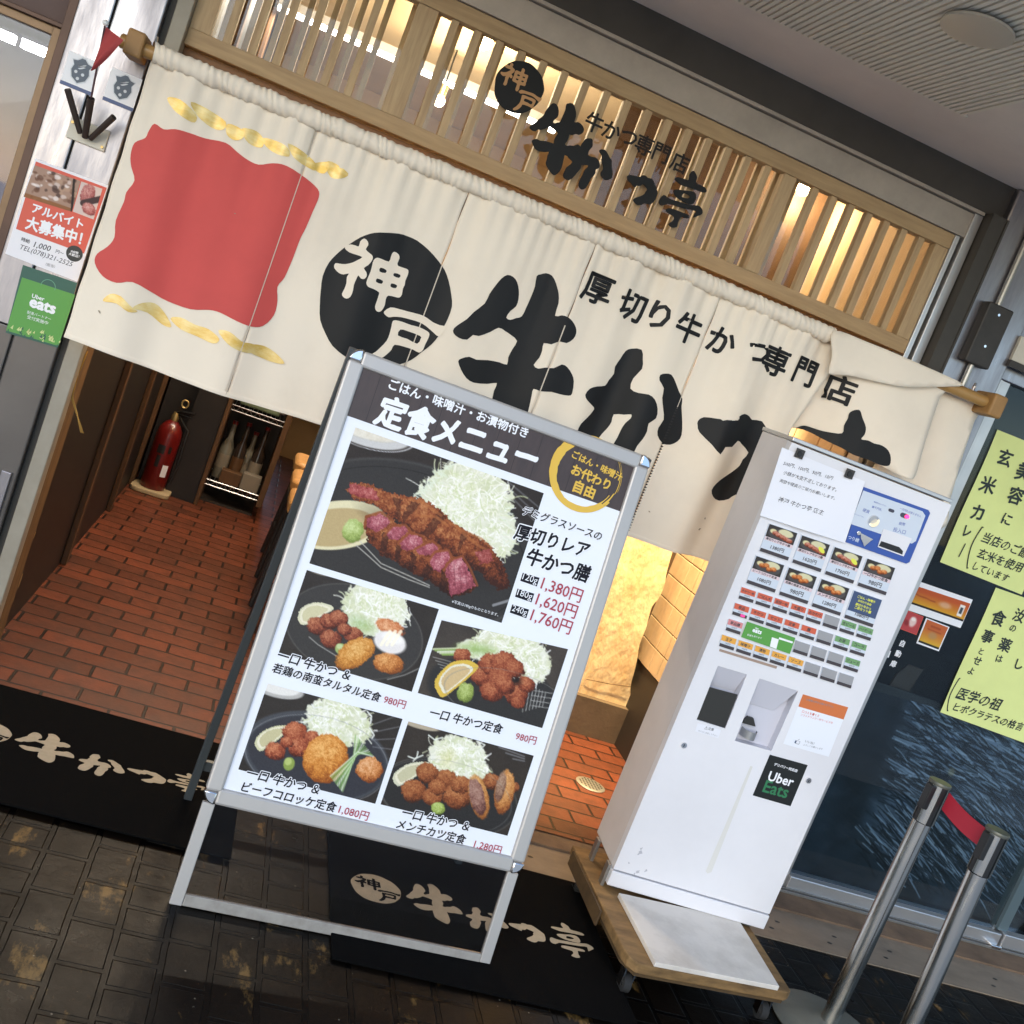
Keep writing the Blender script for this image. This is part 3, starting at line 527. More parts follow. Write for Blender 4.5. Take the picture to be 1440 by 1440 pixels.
def put_uv(g, k, fn, n, step=.022, mi=0):
    v, f = fill(UV[k], step); g.add([fn(u, q, n) for u, q in v], f, mi)
# decals on the outside of the transom
t2 = thing('transom_lettering', (.9, 3.35, 2.0), 'black brush lettering with a round emblem fixed on the front of the wooden lattice', 'lettering')
g = Geo(); f_ = lambda u, v, n: TP.pt(u, v, n)
c = TP.uv(cr((360, 450), (680, 60), 7.2)); dd = .150
v, f = fill([[(c[0] + q[0] * dd, c[1] + q[1] * dd) for q in L] for L in NORM['disc']]); k_ = Geo(); k_.add([TP.pt(u, q, 0) for u, q in v], f); k_.add([TP.pt(u, q, -.006) for u, q in v], f); obj('emblem_disc', k_, 'ink_black', t2)
put_norm(g, 'god', f_, c[0], c[1], dd, dd, .002); obj('emblem_characters', g, mat('decal_tan', '#b98d5f', .7), t2)
g = Geo()
for k, px, w_, h_ in (('cow', (785, 193), .185, .215), ('ka', (830, 233), .155, .150), ('tsu', (901, 267), .112, .090)):
    c = TP.uv(px); n_ = {'cow': 0, 'ka': .0012, 'tsu': .0005}[k]; put_norm(g, k, f_, c[0], c[1], w_, h_, n_); put_norm(g, k, f_, c[0], c[1], w_, h_, n_ - .006)
put_uv(g, 'tei', f_, 0, None); put_uv(g, 'tei', f_, -.006, None); obj('brush_characters', g, 'ink_black', t2)
g = Geo()
for ch, px in zip('牛かつ専門店', ((836, 172.6), (860, 184), (884, 194), (906, 204.5), (930, 215.5), (956, 229))): obj('small_character', put_glyph(Geo(), ch, TP, px, .062, .001, .020), 'ink_black', t2)

# ================================================================== the entrance curtain
def gauss(x, s): return math.exp(-(x / s) ** 2)
def NY(x, z):
    d = 1.88 - z; up = max(0, min(1, d / .5)); gth = math.exp(-max(d, 0) / .10)
    a = .0105 * math.sin(2 * math.pi * (x / .315) + .6 + .7 * z) * (.35 + .65 * up) + .0068 * math.sin(2 * math.pi * x / .152 + 2 * z + 1.3) * (.5 + .5 * gth)
    a += .0034 * math.sin(2 * math.pi * x / .047 + 3 * math.sin(9 * x)) * gth * 1.6
    right = max(0, min(1, (x - .55) / .5))
    a += right * .010 * math.sin(2 * math.pi * x / .21 + 1.8 * z) * (1 - .3 * up)
    c1 = 1.515 - .10 * (1.85 - z)
    a += .026 * gauss(x - c1, .062) * (.35 + .65 * up) - .024 * gauss(x - c1 + .10, .075) * (.3 + .7 * up)
    a += .020 * gauss(x - .98 - .02 * (z - 1.4), .05) * up - .016 * gauss(x - .55 + .05 * (z - 1.5), .05) * (1 - .4 * up)
    a += .02 * gauss(x + .575, .05) * up * .4
    a -= .012 * up * right
    return 3.212 + a
nf = lambda u, v, n: (u, NY(u, v) - n, v)
cur = thing('entrance_curtain', (.5, 3.21, 1.09), 'long cream cloth shop curtain with a red square, gold strokes and black brush characters', 'shop curtain')
bx = [-.575, -.108, .352, .762, 1.200, 1.597]
for i in range(5):
    x0, x1 = bx[i] + (.0011 if i else 0), bx[i + 1] - (.0011 if i < 4 else 0); nx = int((x1 - x0) / .009); nz = 88; g = Geo(); V = []
    for j in range(nz + 1):
        for k in range(nx + 1):
            x = x0 + (x1 - x0) * k / nx; zz_ = 1.08 + .81 * j / nz; x += (.058 * max(0, min(1, (zz_ - 1.58) / .28)) * (k / nx) ** 2 if i == 4 else 0); zb = 1.080 + .012 * (x + .575) / 2.1 + .004 * math.sin(9 * x) + (.006 * gauss(x - .19, .12)); z = zb + (1.893 - zb) * j / nz
            sp = (.0012 * math.sin(40 * z + i)) if k in (0, nx) else 0
            V.append((x + sp, NY(x, z) + (.004 if i % 2 else 0) * max(0, 1 - j / 30), z))
    g.add(V, [(j * (nx + 1) + k, j * (nx + 1) + k + 1, (j + 1) * (nx + 1) + k + 1, (j + 1) * (nx + 1) + k) for j in range(nz) for k in range(nx)])
    o = obj('cloth_panel', g, 'cloth', cur, smooth=True); md = o.modifiers.new('thick', 'SOLIDIFY'); md.thickness = .0016; md.offset = 1
# hem along the bottom edge
g = Geo(); V = []; nx = 240
for j in range(3):
    for k in range(nx + 1):
        x = bx[0] + (bx[5] - bx[0]) * k / nx; zb = 1.080 + .012 * (x + .575) / 2.1 + .004 * math.sin(9 * x) + .006 * gauss(x - .19, .12); z = zb + (-.001, .007, .014)[j]
        V.append((x, NY(x, z) - (.0016, .0042, .0014)[j], z))
g.add(V, [(j * (nx + 1) + k, j * (nx + 1) + k + 1, (j + 1) * (nx + 1) + k + 1, (j + 1) * (nx + 1) + k) for j in range(2) for k in range(nx)]); obj('hem', g, 'cloth', cur, smooth=True)
# gathered sleeve round the rod
g = Geo(); nx, ns = 900, 18; V = []; rodz = lambda x: 1.893 + .015 * (x + .66) / 1.36 if x < .7 else 1.908 + .004 * (x - .7) / 1.515
for k in range(nx + 1):
    x = -.575 + 2.165 * k / nx; q = vn(x * 34, 3.3) - .5; q2 = vn(x * 75, 8.1) - .5
    for s in range(ns):
        a = 2 * math.pi * s / ns; tw = .5 * math.sin(2.2 * a + 6 * vn(x * 12, 1)); r = .0262 + .0022 * q * (1 + tw) + .0030 * q2 + .0012 * math.sin(3 * a + 60 * x) + .0014 * math.sin(2 * math.pi * x / .021 + 1.8 * math.sin(a) + 5 * q)
        V.append((x + .006 * math.sin(a + 40 * x), 3.211 - r * math.cos(a), rodz(x) + .003 + r * math.sin(a)))
g.add(V, [(k * ns + s, (k + 1) * ns + s, (k + 1) * ns + (s + 1) % ns, k * ns + (s + 1) % ns) for k in range(nx) for s in range(ns)]); obj('sleeve', g, 'cloth', cur, smooth=True)
# the lifted right-hand strip, its folded top flap and the strip hanging behind the machine
def lifted(y_of, px, yref, step=.02):
    P = wall(yref); L = smooth_loop([P.uv(q) for q in px], 4); v, f = fill([L], step); g = Geo(); g.add([(u, y_of(u, z), z) for u, z in v], f); return g
yB = lambda u, z: 3.250 - .045 * max(0, min(1, (u - 1.66) / .08)) - .16 * max(0, 1.90 - z) * max(0, min(1, (u - 1.60) / .22)) + .007 * math.sin(14 * u + 9 * z) * max(0, min(1, (u - 1.6) / .1)) + .004 * math.sin(40 * u) * gauss(z - 1.88, .07)
g = lifted(yB, [(1135, 470), (1250, 500), (1352, 543), (1337, 560), (1318, 600), (1300, 640), (1288, 668), (1276, 673), (1240, 655), (1200, 628), (1160, 611), (1125, 607), (1105, 600), (1095, 580)], 3.15)
o = obj('lifted_panel', g, 'cloth', cur, smooth=True); md = o.modifiers.new('thick', 'SOLIDIFY'); md.thickness = .0016; md.offset = -1
yF = lambda u, z: 3.178 - .12 * max(0, 1.93 - z) + .006 * math.sin(16 * u)
g = lifted(yF, [(1179, 466), (1230, 483), (1300, 513), (1362, 541), (1340, 545), (1305, 545), (1272, 544), (1235, 537), (1200, 529), (1172, 527), (1170, 520), (1175, 500)], 3.15)
o = obj('folded_flap', g, 'cloth', cur, smooth=True); md = o.modifiers.new('thick', 'SOLIDIFY'); md.thickness = .003; md.offset = -1
g = lifted(lambda u, z: 3.262 + .006 * math.sin(30 * u + 5 * z), [(1290, 540), (1380, 570), (1372, 592), (1354, 645), (1338, 700), (1322, 745), (1215, 700), (1250, 620), (1270, 560)], 3.262)
o = obj('rear_panel', g, 'cloth', cur, smooth=True); md = o.modifiers.new('thick', 'SOLIDIFY'); md.thickness = .0016
# printing on the cloth
c1 = ((0, 0), 3)
RED = [(650,520),(690,545),(740,545),(800,560),(860,580),(950,600),(1000,640),(1040,670),(1090,693),(1150,688),(1210,700),(1290,750),(1340,795),(1345,830),(1320,890),(1290,960),(1265,1010),(1235,1090),(1200,1170),(1170,1210),(1170,1270),(1155,1330),(1110,1375),(1060,1378),(1000,1355),(930,1320),(880,1308),(800,1305),(700,1270),(640,1235),(560,1190),(490,1193),(430,1165),(395,1110),(405,1070),(450,1040),(480,1000),(485,930),(520,850),(530,810),(565,760),(550,700),(548,650),(565,600),(610,580),(625,550)]
v, f = fill([smooth_loop([NP.uv(q) for q in cr(RED, *c1)], 3)], .010); g = Geo(); g.add([nf(u, q, .0032) for u, q in v], f); obj('red_square', g, 'ink_red', cur, smooth=True)
GOLD = [[(705,412),(760,420),(825,480),(820,515),(780,500),(730,460)],[(805,430),(870,455),(950,510),(940,545),(890,535),(830,485)],[(960,520),(1020,545),(1025,580),(990,590),(955,565)],[(1020,540),(1080,550),(1110,585),(1105,620),(1060,610),(1030,580)],[(1110,580),(1170,595),(1215,625),(1220,660),(1170,650),(1120,615)],[(1215,605),(1280,640),(1330,685),(1330,718),(1290,700),(1240,665)],[(1320,690),(1375,680),(1390,695),(1370,730),(1335,720)],[(1372,690),(1400,680),(1470,730),(1440,752),(1395,745)],
 [(432,1270),(465,1240),(510,1250),(550,1290),(580,1315),(540,1315),(490,1280)],[(560,1300),(600,1278),(650,1280),(690,1320),(720,1380),(680,1370),(620,1320)],[(715,1345),(760,1340),(820,1370),(880,1390),(925,1430),(900,1450),(830,1420),(760,1390)],[(920,1395),(970,1400),(1020,1440),(1060,1450),(1100,1470),(1060,1490),(1010,1480),(960,1450)],[(1050,1455),(1110,1460),(1160,1490),(1200,1535),(1150,1530),(1100,1510),(1060,1490)]]
g = Geo()
for i, L in enumerate(GOLD):
    if i == 8: obj('gold_stroke', g, 'ink_gold', cur, smooth=True); g = Geo()
    v, f = fill([smooth_loop([NP.uv(q) for q in cr(L, *c1)], 3)], .010); g.add([nf(u, q, .0032 + .0002 * (i % 3)) for u, q in v], f)
obj('gold_stroke', g, 'ink_gold', cur, smooth=True)
g = Geo(); put_uv(g, 'disc', nf, .0030, .011); obj('emblem_disc', g, 'ink_black', cur, smooth=True)
for part in (slice(0, 6), slice(6, 9)):
    v, f = fill(UV['god'][part], .011); g = Geo(); g.add([nf(u, q, .0042) for u, q in v], f); obj('emblem_character', g, 'cloth', cur, smooth=True)
for k in ('cow', 'ka', 'tsu'):
    g = Geo(); put_uv(g, k, nf, .0030, .011); obj('brush_character', g, 'ink_black', cur, smooth=True)
bf = lambda u, v, n: (u, yB(u, v) - n, v)
PB = wall(3.13); v, f = fill([smooth_loop([PB.uv(q) for q in cr(TR['lid'][1][0], *D_)], 3)], .02); g = Geo(); g.add([bf(u, q, .0024) for u, q in v], f); obj('brush_character', g, 'ink_black', cur, smooth=True)
g = Geo()
for ch, px, s_ in (('厚', (841, 407), .098), ('切', (891, 431), .098), ('り', (929, 444), .094), ('牛', (969, 462), .098), ('か', (1017, 480), .096), ('つ', (1066, 496), .090), ('専', (1092, 508), .098)): obj('small_character', put_glyph(Geo(), ch, NP, px, s_, .003, .026, fn=nf), 'ink_black', cur)
obj('small_character', put_glyph(Geo(), '門', NP, (1135, 524), .094, .004, .026, fn=nf), 'ink_black', cur); obj('small_character', put_glyph(Geo(), '店', NP, (1184, 548), .094, .004, .026, fn=lambda u, v, n: (u, min(yB(u, v), NY(u, v) if u < 1.66 else 9) - n, v)), 'ink_black', cur)
# seams, slit threads and the laced slit
g = Geo()
for x, z0, z1, wd in ((-.108, 1.085, 1.88, .0012), (.352, 1.09, 1.66, .0016), (.762, 1.1, 1.63, .0018), (1.200, 1.52, 1.66, .0014)):
    g = Geo()
    for k in range(40):
        a, b = z0 + (z1 - z0) * k / 40, z0 + (z1 - z0) * (k + 1) / 40; g.add([nf(x - wd, a, .004), nf(x + wd, a, .004), nf(x + wd, b, .004), nf(x - wd, b, .004)], [(0, 1, 2, 3)])
    obj('seam_stitching', g, 'seam', cur)
g = Geo()
for k in range(46):
    z = 1.10 + .0093 * k; g.add([nf(1.196, z, .0042), nf(1.206, z + .0046, .0042), nf(1.196, z + .0075, .0042)], [(0, 1, 2)])
obj('laced_slit', g, 'slit', cur)
g = Geo()                                                      # small dark marks on the cloth
for px, a in (((993, 730), .005), ((914, 720), .0035), ((985, 745), .006), ((1040, 770), .004), ((1046, 757), .003), ((1037, 776), .003), ((330, 300), .002), ((139, 438), .004), ((140, 440), .002)):
    u, v = NP.uv(px); g.add([nf(u + a * math.cos(q) * (1 + .6 * math.sin(2 * q + a * 900)), v + .7 * a * math.sin(q), .0034) for q in np.linspace(0, 6.28, 8)[:-1]], [tuple(range(7))])
obj('dirt_mark', g, mat('dirt', '#9a8b76', .9), cur)
# rod with its wooden ends
t = thing('curtain_rod', (.8, 3.212, 1.9), 'round wooden rod with square wooden end brackets carrying the cream curtain', 'rod')
g = Geo(); g.tube([(-.66, 3.212, 1.893), (.7, 3.212, 1.908), (2.215, 3.212, 1.912)], .0195, 16); obj('pole', g, 'rod', t, smooth='auto')
g = Geo(); g.box(-.645, -.598, 3.175, 3.285, 1.862, 1.930); obj('end_bracket', g, 'bracket', t, bevel=.006)
g = Geo(); g.tube([(-.663, 3.212, 1.893), (-.645, 3.212, 1.893)], .017, 14); obj('end_knob', g, 'rod', t)
g = Geo(); g.box(2.205, 2.258, 3.17, 3.285, 1.872, 1.948); obj('end_bracket', g, 'bracket', t, bevel=.008)
g = Geo(); g.lathe(2.17, 3.25, [(.004, 1.93), (.006, 1.95), (.003, 1.962)], 8); obj('screw_eye', g, 'chrome', t); g = Geo(); g.lathe(-.585, 3.25, [(.004, 1.91), (.006, 1.93), (.003, 1.945)], 8); obj('screw_eye', g, 'chrome', t)

# ================================================================== floor mats
def mat_glyphs(t, ztop, items, disc):
    fn = lambda u, v, n: (u, v, ztop + n)
    g = Geo(); cx, cy, w_, h_ = disc; put_norm(g, 'disc', fn, cx, cy, w_, h_, .0006); obj('emblem_disc', g, 'mat_print', t)
    g = Geo(); put_norm(g, 'god', fn, cx, cy, w_ * .95, h_ * .95, .0012); obj('emblem_characters', g, 'mat', t)
    for k, cx, cy, w_, h_ in items:
        g = Geo(); put_norm(g, k, fn, cx, cy, w_, h_, .0006); obj('woven_character', g, 'mat_print', t)
def floor_mat(x0, x1, y0, y1, label, z=.0):
    t = thing('floor_mat', ((x0 + x1) / 2, (y0 + y1) / 2, z), label, 'floor mat', 'black shop mats on the paving')
    g = Geo(); nx = 40; rim = []
    g.box(x0, x1, y0, y1, z + .0045, z + .0105); obj('pile', g, 'mat', t, bevel=.003); return t
m1 = floor_mat(-.56, .302, 2.605, 3.262, 'black doormat with cream brush lettering at the entrance, left of the menu board', .006)
mat_glyphs(m1, .0168, [('cow', -.25, 2.945, .165, .17), ('ka', -.09, 2.918, .128, .12), ('tsu', .033, 2.925, .112, .068), ('tei', .15, 2.95, .115, .115)], (-.415, 2.945, .14, .13))
m2 = floor_mat(.572, 1.402, 2.29, 2.972, 'black doormat with a round emblem under the foot of the menu board', .0)
mat_glyphs(m2, .0108, [('cow', .875, 2.645, .165, .185), ('ka', 1.03, 2.615, .128, .115), ('tsu', 1.152, 2.608, .108, .085), ('tei', 1.288, 2.622, .14, .165)], (.705, 2.643, .145, .135))

# ================================================================== menu board on its A-frame
la, ya = math.radians(11.5), .0517
SP = Plane((.169, 2.373, 0), (math.cos(ya), math.sin(ya), 0), (-math.sin(ya) * math.sin(la), math.cos(ya) * math.sin(la), math.cos(la)))
W_, H0, H1 = .840, .252, 1.398
sg = thing('menu_board', SP.pt(W_ / 2, 0), 'silver A-frame menu board with food photographs and prices standing on the black mats', 'sign board')
fr = .040
def rail(name, u0, u1, v0, v1, m='frame_silver'):
    g = Geo(); g.obox(SP, u0, u1, v0, v1, -.014, .010); return obj(name, g, m, sg, bevel=.006)
rail('frame_rail', .030, W_ - .030, H1 - fr, H1); rail('frame_rail', .030, W_ - .030, H0, H0 + fr)
rail('frame_rail', 0, fr, H0 + .030, H1 - .030); rail('frame_rail', W_ - fr, W_, H0 + .030, H1 - .030)
g = Geo(); g.obox(SP, fr * .9, W_ - fr * .9, H0 + fr * .9, H1 - fr * .9, -.010, -.004); obj('backing', g, 'dark_grey', sg)
for uc, vc, a0 in ((.030, H1 - .030, 90), (W_ - .030, H1 - .030, 0), (.030, H0 + .030, 180), (W_ - .030, H0 + .030, 270)):
    q = [(uc, vc)] + [(uc + .0315 * math.cos(math.radians(a0 + b)), vc + .0315 * math.sin(math.radians(a0 + b))) for b in range(0, 91, 10)]
    g = Geo(); g.slabq(SP, q, -.015, .0125); obj('corner_cap', g, 'chrome', sg, bevel=.004, smooth='auto')
for u0 in (.004, W_ - .034):
    g = Geo(); g.obox(SP, u0, u0 + .030, 0, H0 - .0005, -.012, .003); obj('leg', g, 'frame_silver', sg, bevel=.002)
g = Geo(); g.obox(SP, .0345, W_ - .0345, .002, .030, -.011, .004); obj('foot_rail', g, 'foot_metal', sg, bevel=.002)
g = Geo(); g.obox(SP, .0345, W_ - .0345, .0305, H0 - .0005, -.006, -.004); obj('lower_panel', g, 'glass_tint', sg)
# rear half of the A-frame
yb = 2.872; RP = Plane((.148, yb, 0), (math.cos(ya), math.sin(ya), 0), (0, -(yb - 2.66) / 1.36, 1))
for u0 in (0, .825):
    g = Geo(); g.obox(RP, u0, u0 + .022, 0, 1.385, -.004, .018); obj('rear_leg', g, 'dark_grey', sg, bevel=.002)
g = Geo(); g.obox(RP, .0225, .8245, .12, .15, 0, .012); g.obox(RP, .0225, .8245, 1.33, 1.38, 0, .012); obj('rear_rail', g, 'dark_grey', sg)
# the poster
p0, p1, q0, q1 = fr - .004, W_ - fr + .004, H0 + fr - .004, H1 - fr + .004
g = Geo(); g.obox(SP, p0, p1, q0, q1, -.004, .001); po = obj('poster', g, 'poster_white', sg)
S3 = ((480, 480), 3.1304)
hb = [SP.uv(q) for q in cr([(10, 322), (1290, 700)], *S3)]
vb = SP.uv((484, 583))[1]; vb2 = SP.uv((880, 722))[1]
g = Geo(); g.quad(SP, [(p0, vb), (p1, vb2), (p1, q1), (p0, q1)], .0014); obj('header_band', g, 'plank_print', po)
g = Geo()
for k in range(1, 14):
    u = p0 + (p1 - p0) * k / 14 + .004 * math.sin(k * 5); g.quad(SP, [(u - .0007, vb + .001), (u + .0007, vb + .001), (u + .0007, q1), (u - .0007, q1)], .0017)
obj('header_planks', g, 'plank_line', po)
g = Geo()
S3t = lambda q: cr(q, *S3)
put_text(g, 'ごはん・味噌汁・お漬物付き', SP, S3t((212, 185)), S3t((820, 405)), .0022, .026)
put_text(g, '定食メニュー', SP, S3t((165, 297)), S3t((860, 522)), .0022, .042, 1.12, slant=.10, wob=.008); obj('header_lettering', g, 'white_ink', po)
# gold brushed ring
c = SP.uv((823.8, 666.7)); g = Geo(); V = []; N_ = 90
for layer, (r0, a0, a1, wd, n_) in enumerate(((.0915, 78, 318, .0125, .0024), (.099, 84, 330, .0035, .0026), (.094, 318, 345, .0030, .0024), (.0865, 300, 338, .0022, .0026), (.097, 345, 398, .0010, .0024), (.101, 350, 410, .0006, .0026))):
    V = []
    for k in range(N_ + 1):
        s_ = k / N_; a = math.radians(a0 + (a1 - a0) * s_); w2 = wd * (.55 + .45 * math.sin(math.pi * min(1, s_ * 1.3 + .12))) * (1 + .25 * (vn(k * .5, layer * 7.7) - .5))
        V += [SP.pt(c[0] + (r0 - w2) * math.cos(a), c[1] + (r0 - w2) * math.sin(a), n_), SP.pt(c[0] + (r0 + w2) * math.cos(a), c[1] + (r0 + w2) * math.sin(a), n_)]
    g.add(V, [(2 * k, 2 * k + 1, 2 * k + 3, 2 * k + 2) for k in range(N_)])
S5 = ((680, 600), 4.8); s5 = lambda q: cr(q, *S5)
put_text(g, 'ごはん・味噌汁', SP, s5((600, 182)), s5((932, 345)), .0026, .028); put_text(g, 'お代わり', SP, s5((597, 283)), s5((850, 397)), .0026, .036); put_text(g, '自由', SP, s5((612, 395)), s5((747, 450)), .0026, .036)
obj('gold_lettering', g, 'sign_gold', po)
# food photographs
def food(pxc, art, tr=None):
    art.grain(.035); g, a = art.sheet(SP, pxc, .0018); return obj('food_photo', g, 'photo', po, colors=a)
def pc(q, o, s): return [cr(p, o, s) for p in q]
o1 = ((480, 580), 4.8); q = [(95, 100), (1365, 545), (1080, 1420), (-217, 1018)]
a = Art(*q, 250, 185, '#2b2420')
a.lay(np.clip(fbm(a.X / 200, a.Y / 120) * .5, 0, 1), '#3c332d'); a.ell(500, 900, 900, 560, '#33302e', 20, 30); a.ring(480, 880, 860, 520, 14, '#4c4a48', 20, .7); a.ring(470, 890, 800, 480, 5, '#1c1917', 20, .8)
a.ell(190, 120, 290, 118, '#c9c7c4', 15, 10); a.ell(180, 95, 250, 90, '#eae4d6', 15, 12); a.lay((a.r(180, 95, 250, 90, 15)[0] < 1) * fbm(a.X / 22, a.Y / 22, 4) * .4, '#b8ac90'); a.ring(190, 120, 300, 124, 5, '#e8e8ea', 15, .8)
for y in range(3): a.line([(1120, 470 + 40 * y), (1330, 640 + 60 * y)], 6, '#6e6e70', .6)
a.cabbage(830, 620, 330, 300, 520, 35, 3); a.cabbage(1010, 830, 170, 190, 150, 35, 4)
for i in range(26):
    x, y = 480 + 20 * RNG.random() + 9 * i, 560 - 9 * i + 60 * RNG.random(); a.line([(x, y), (x - 40 * RNG.random(), y - 50 * RNG.random()), (x + 30, y - 70 * RNG.random())], 3, '#dfe5cf', .8)
    x, y = 1060 + 90 * RNG.random(), 520 + 430 * RNG.random(); a.line([(x, y), (x + 70 * RNG.random(), y - 20 + 50 * RNG.random())], 3, '#dfe5cf', .8)
a.ell(-30, 760, 330, 165, '#dfd5ad', -8, 6); a.ell(-40, 775, 270, 130, '#b9a273', -8, 8)
a.lay(np.clip(1.15 - a.r(560, 900, 520, 110, 32)[0], 0, 1) * .8, '#1a120d')
a.friedpoly([(60, 470), (200, 490), (330, 545), (430, 565), (520, 580), (640, 640), (760, 755), (900, 830), (1000, 900), (1090, 1030), (1135, 1180), (1060, 1205), (930, 1090), (800, 1010), (650, 910), (520, 840), (400, 750), (300, 690), (200, 615), (85, 590), (30, 530)])
a.friedpoly([(45, 480), (130, 490), (230, 525), (240, 590), (120, 575), (50, 545)], '#7a2a2c', '#a8504c', '#cf8f86', 10, 40, 18)
for p_ in ([(330, 560), (390, 580), (370, 730)], [(455, 590), (510, 610), (400, 740), (390, 700)], [(640, 650), (690, 700), (560, 850), (520, 820)], [(800, 790), (840, 830), (760, 960)]): a.poly(p_, '#2a120a', .45, 18)
for P in ([(440, 580), (520, 600), (600, 650), (655, 690)], [(490, 690), (620, 700), (700, 760)], [(700, 730), (820, 800), (930, 850), (1000, 910)], [(780, 790), (900, 890), (960, 920)]): a.line(P, 9, '#b56e3c', .55)
a.friedpoly([(880, 940), (990, 920), (1020, 1000), (930, 1030)], '#6d2a26', '#9c4a44', '#c0837a', 10, 40, 20)
a.friedpoly([(150, 700), (250, 670), (320, 720), (420, 770), (510, 820), (630, 880), (730, 950), (830, 1030), (900, 1160), (870, 1210), (720, 1250), (600, 1150), (440, 1070), (350, 1010), (260, 960), (170, 870), (140, 760)], '#341507', '#7b3a1b', '#b87747', 12, 80)
for p_ in ([(265, 800), (300, 830), (280, 950), (240, 930)], [(350, 880), (385, 910), (375, 1010), (345, 1000)], [(455, 940), (490, 960), (460, 1070), (425, 1060)], [(560, 1010), (590, 1050), (560, 1120), (520, 1090)], [(660, 1060), (695, 1100), (700, 1230), (640, 1190)]): a.poly(p_, '#220d06', .5, 16)
PK = ('#74303a', '#a8555f', '#d8a2a2')
for p_ in ([(155, 710), (245, 680), (315, 725), (290, 765), (210, 805), (165, 770)], [(285, 800), (330, 765), (410, 760), (440, 800), (360, 850), (300, 850)], [(370, 870), (440, 815), (515, 830), (530, 880), (440, 930), (395, 920)], [(485, 915), (590, 870), (640, 910), (590, 950), (510, 960)], [(575, 990), (610, 945), (700, 930), (722, 975), (650, 1070), (595, 1060)]): a.friedpoly(p_, *PK, 9, 46, 18, base=.38)
a.friedpoly([(680, 1050), (720, 1000), (795, 975), (845, 1060), (895, 1165), (800, 1210), (715, 1235), (700, 1120)], *PK, 9, 60, 18, base=.40)
for i in range(5): a.line([(705 + 38 * i, 1010 + 12 * i), (715 + 40 * i, 1200 - 10 * i)], 3, '#6d2c38', .55); a.line([(690 + 5 * i, 1060 + 34 * i), (855 + 8 * i, 1040 + 32 * i)], 2.5, '#6d2c38', .45)
for P in ([(145, 770), (155, 700), (250, 668), (325, 718)], [(270, 830), (330, 762), (415, 755), (450, 800)], [(365, 880), (440, 808), (525, 826)], [(480, 915), (590, 862), (650, 905)], [(570, 1000), (610, 938), (705, 925), (730, 970)], [(672, 1060), (718, 992), (800, 966), (855, 1050), (905, 1165)]): a.line(P, 8, '#8e4a26', .8)
a.fried(65, 795, 72, 80, 0, '#76893e', '#a4b565', '#c6d391', 12, .2)
for d in (0, 26): a.line([(90 + d, 895 - d), (250, 1040 - d), (430, 1120 - d), (575, 1175 - d // 2)], 3.2, '#c8c3b8', .85)
a.line([(1020, 1300), (1130, 1270), (1200, 1220)], 9, '#9a9a9c', .8)
food(cr(q, *o1), a)
o2 = ((400, 790), 6.545); q = [(205, 75), (1420, 435), (1170, 1195), (-52, 834)]
a = Art(*q, 165, 112, '#2a2420'); a.lay(np.clip(fbm(a.X / 160, a.Y / 160, 2) * .6, 0, 1), '#413a35'); a.ell(640, 640, 660, 440, '#393634', 16, 20); a.ring(640, 640, 640, 420, 8, '#57534f', 16, .8)
a.ell(330, 95, 120, 30, '#9a917f', 14, 10); a.cabbage(830, 430, 320, 260, 330, 20, 7); a.cabbage(690, 560, 150, 90, 60, 30, 17); a.lay(np.clip(1.1 - a.r(690, 570, 170, 90, 25)[0], 0, 1) * .45, '#6f9a3c')
a.lemon([(120, 520), (150, 430), (260, 375), (380, 385), (445, 430), (330, 500), (220, 570), (150, 575)], '#d8d3b2', '#cfc79f')
for x, y, r_ in ((290, 585, 100), (400, 545, 90), (490, 520, 95), (415, 710, 105), (620, 670, 95), (540, 620, 70)): a.fried(x, y, r_, r_ * .85, 20, '#3f1a12', '#87402b', '#c07c58', 12)
a.ell(510, 800, 62, 55, '#9fb06a', 30, 8); a.ell(500, 780, 40, 30, '#c2cf95', 30, 8)
a.fried(640, 840, 205, 125, -32, '#8d501c', '#cb8738', '#eabb74', 14); a.fried(950, 930, 150, 100, 10, '#7a3f18', '#bd7336', '#e5ac6c', 14)
a.fried(960, 600, 150, 70, 20, '#9a4a28', '#cc7c4c', '#eab488', 14); a.ell(960, 740, 170, 110, '#e9e2dc', 18, 20); a.ell(990, 700, 130, 60, '#f7f2ea', 18, 24)
for k in range(3): a.line([(880 + 50 * k, 760), (960 + 50 * k, 640)], 16, '#fff6dc', .8)
a.line([(220, 690), (300, 760), (460, 860)], 4, '#b7b2aa', .8); a.line([(940, 1080), (1100, 1040), (1240, 980)], 5, '#a5a29c', .7)
food(cr(q, *o2), a)
o3 = ((580, 860), 6.26); q = [(255, 75), (1368, 330), (1140, 1025), (45, 715)]
a = Art(*q, 155, 108, '#3a332e'); a.lay(np.clip(fbm(a.X / 160, a.Y / 160, 6) * .6, 0, 1), '#564d44'); a.ell(700, 720, 600, 330, '#2e2c2b', 14, 20)
for k in range(7): a.line([(180 + 20 * k, 400 + 30 * k), (330 + 20 * k, 440 + 34 * k)], 3, '#b9b6b0', .7); a.line([(1000 + 28 * k, 640 + 12 * k), (960 + 30 * k, 880 - 8 * k)], 3.5, '#c4c2bd', .75)
for k in range(4): a.line([(1040, 690 + 45 * k), (1230, 720 + 45 * k)], 3, '#c4c2bd', .7)
a.cabbage(850, 320, 330, 250, 340, 22, 9); a.cabbage(1090, 480, 130, 160, 110, 22, 10); a.cabbage(520, 330, 150, 90, 50, 10, 21); a.lay(np.clip(1.1 - a.r(560, 330, 220, 70, 8)[0], 0, 1) * .55, '#6f9b33')
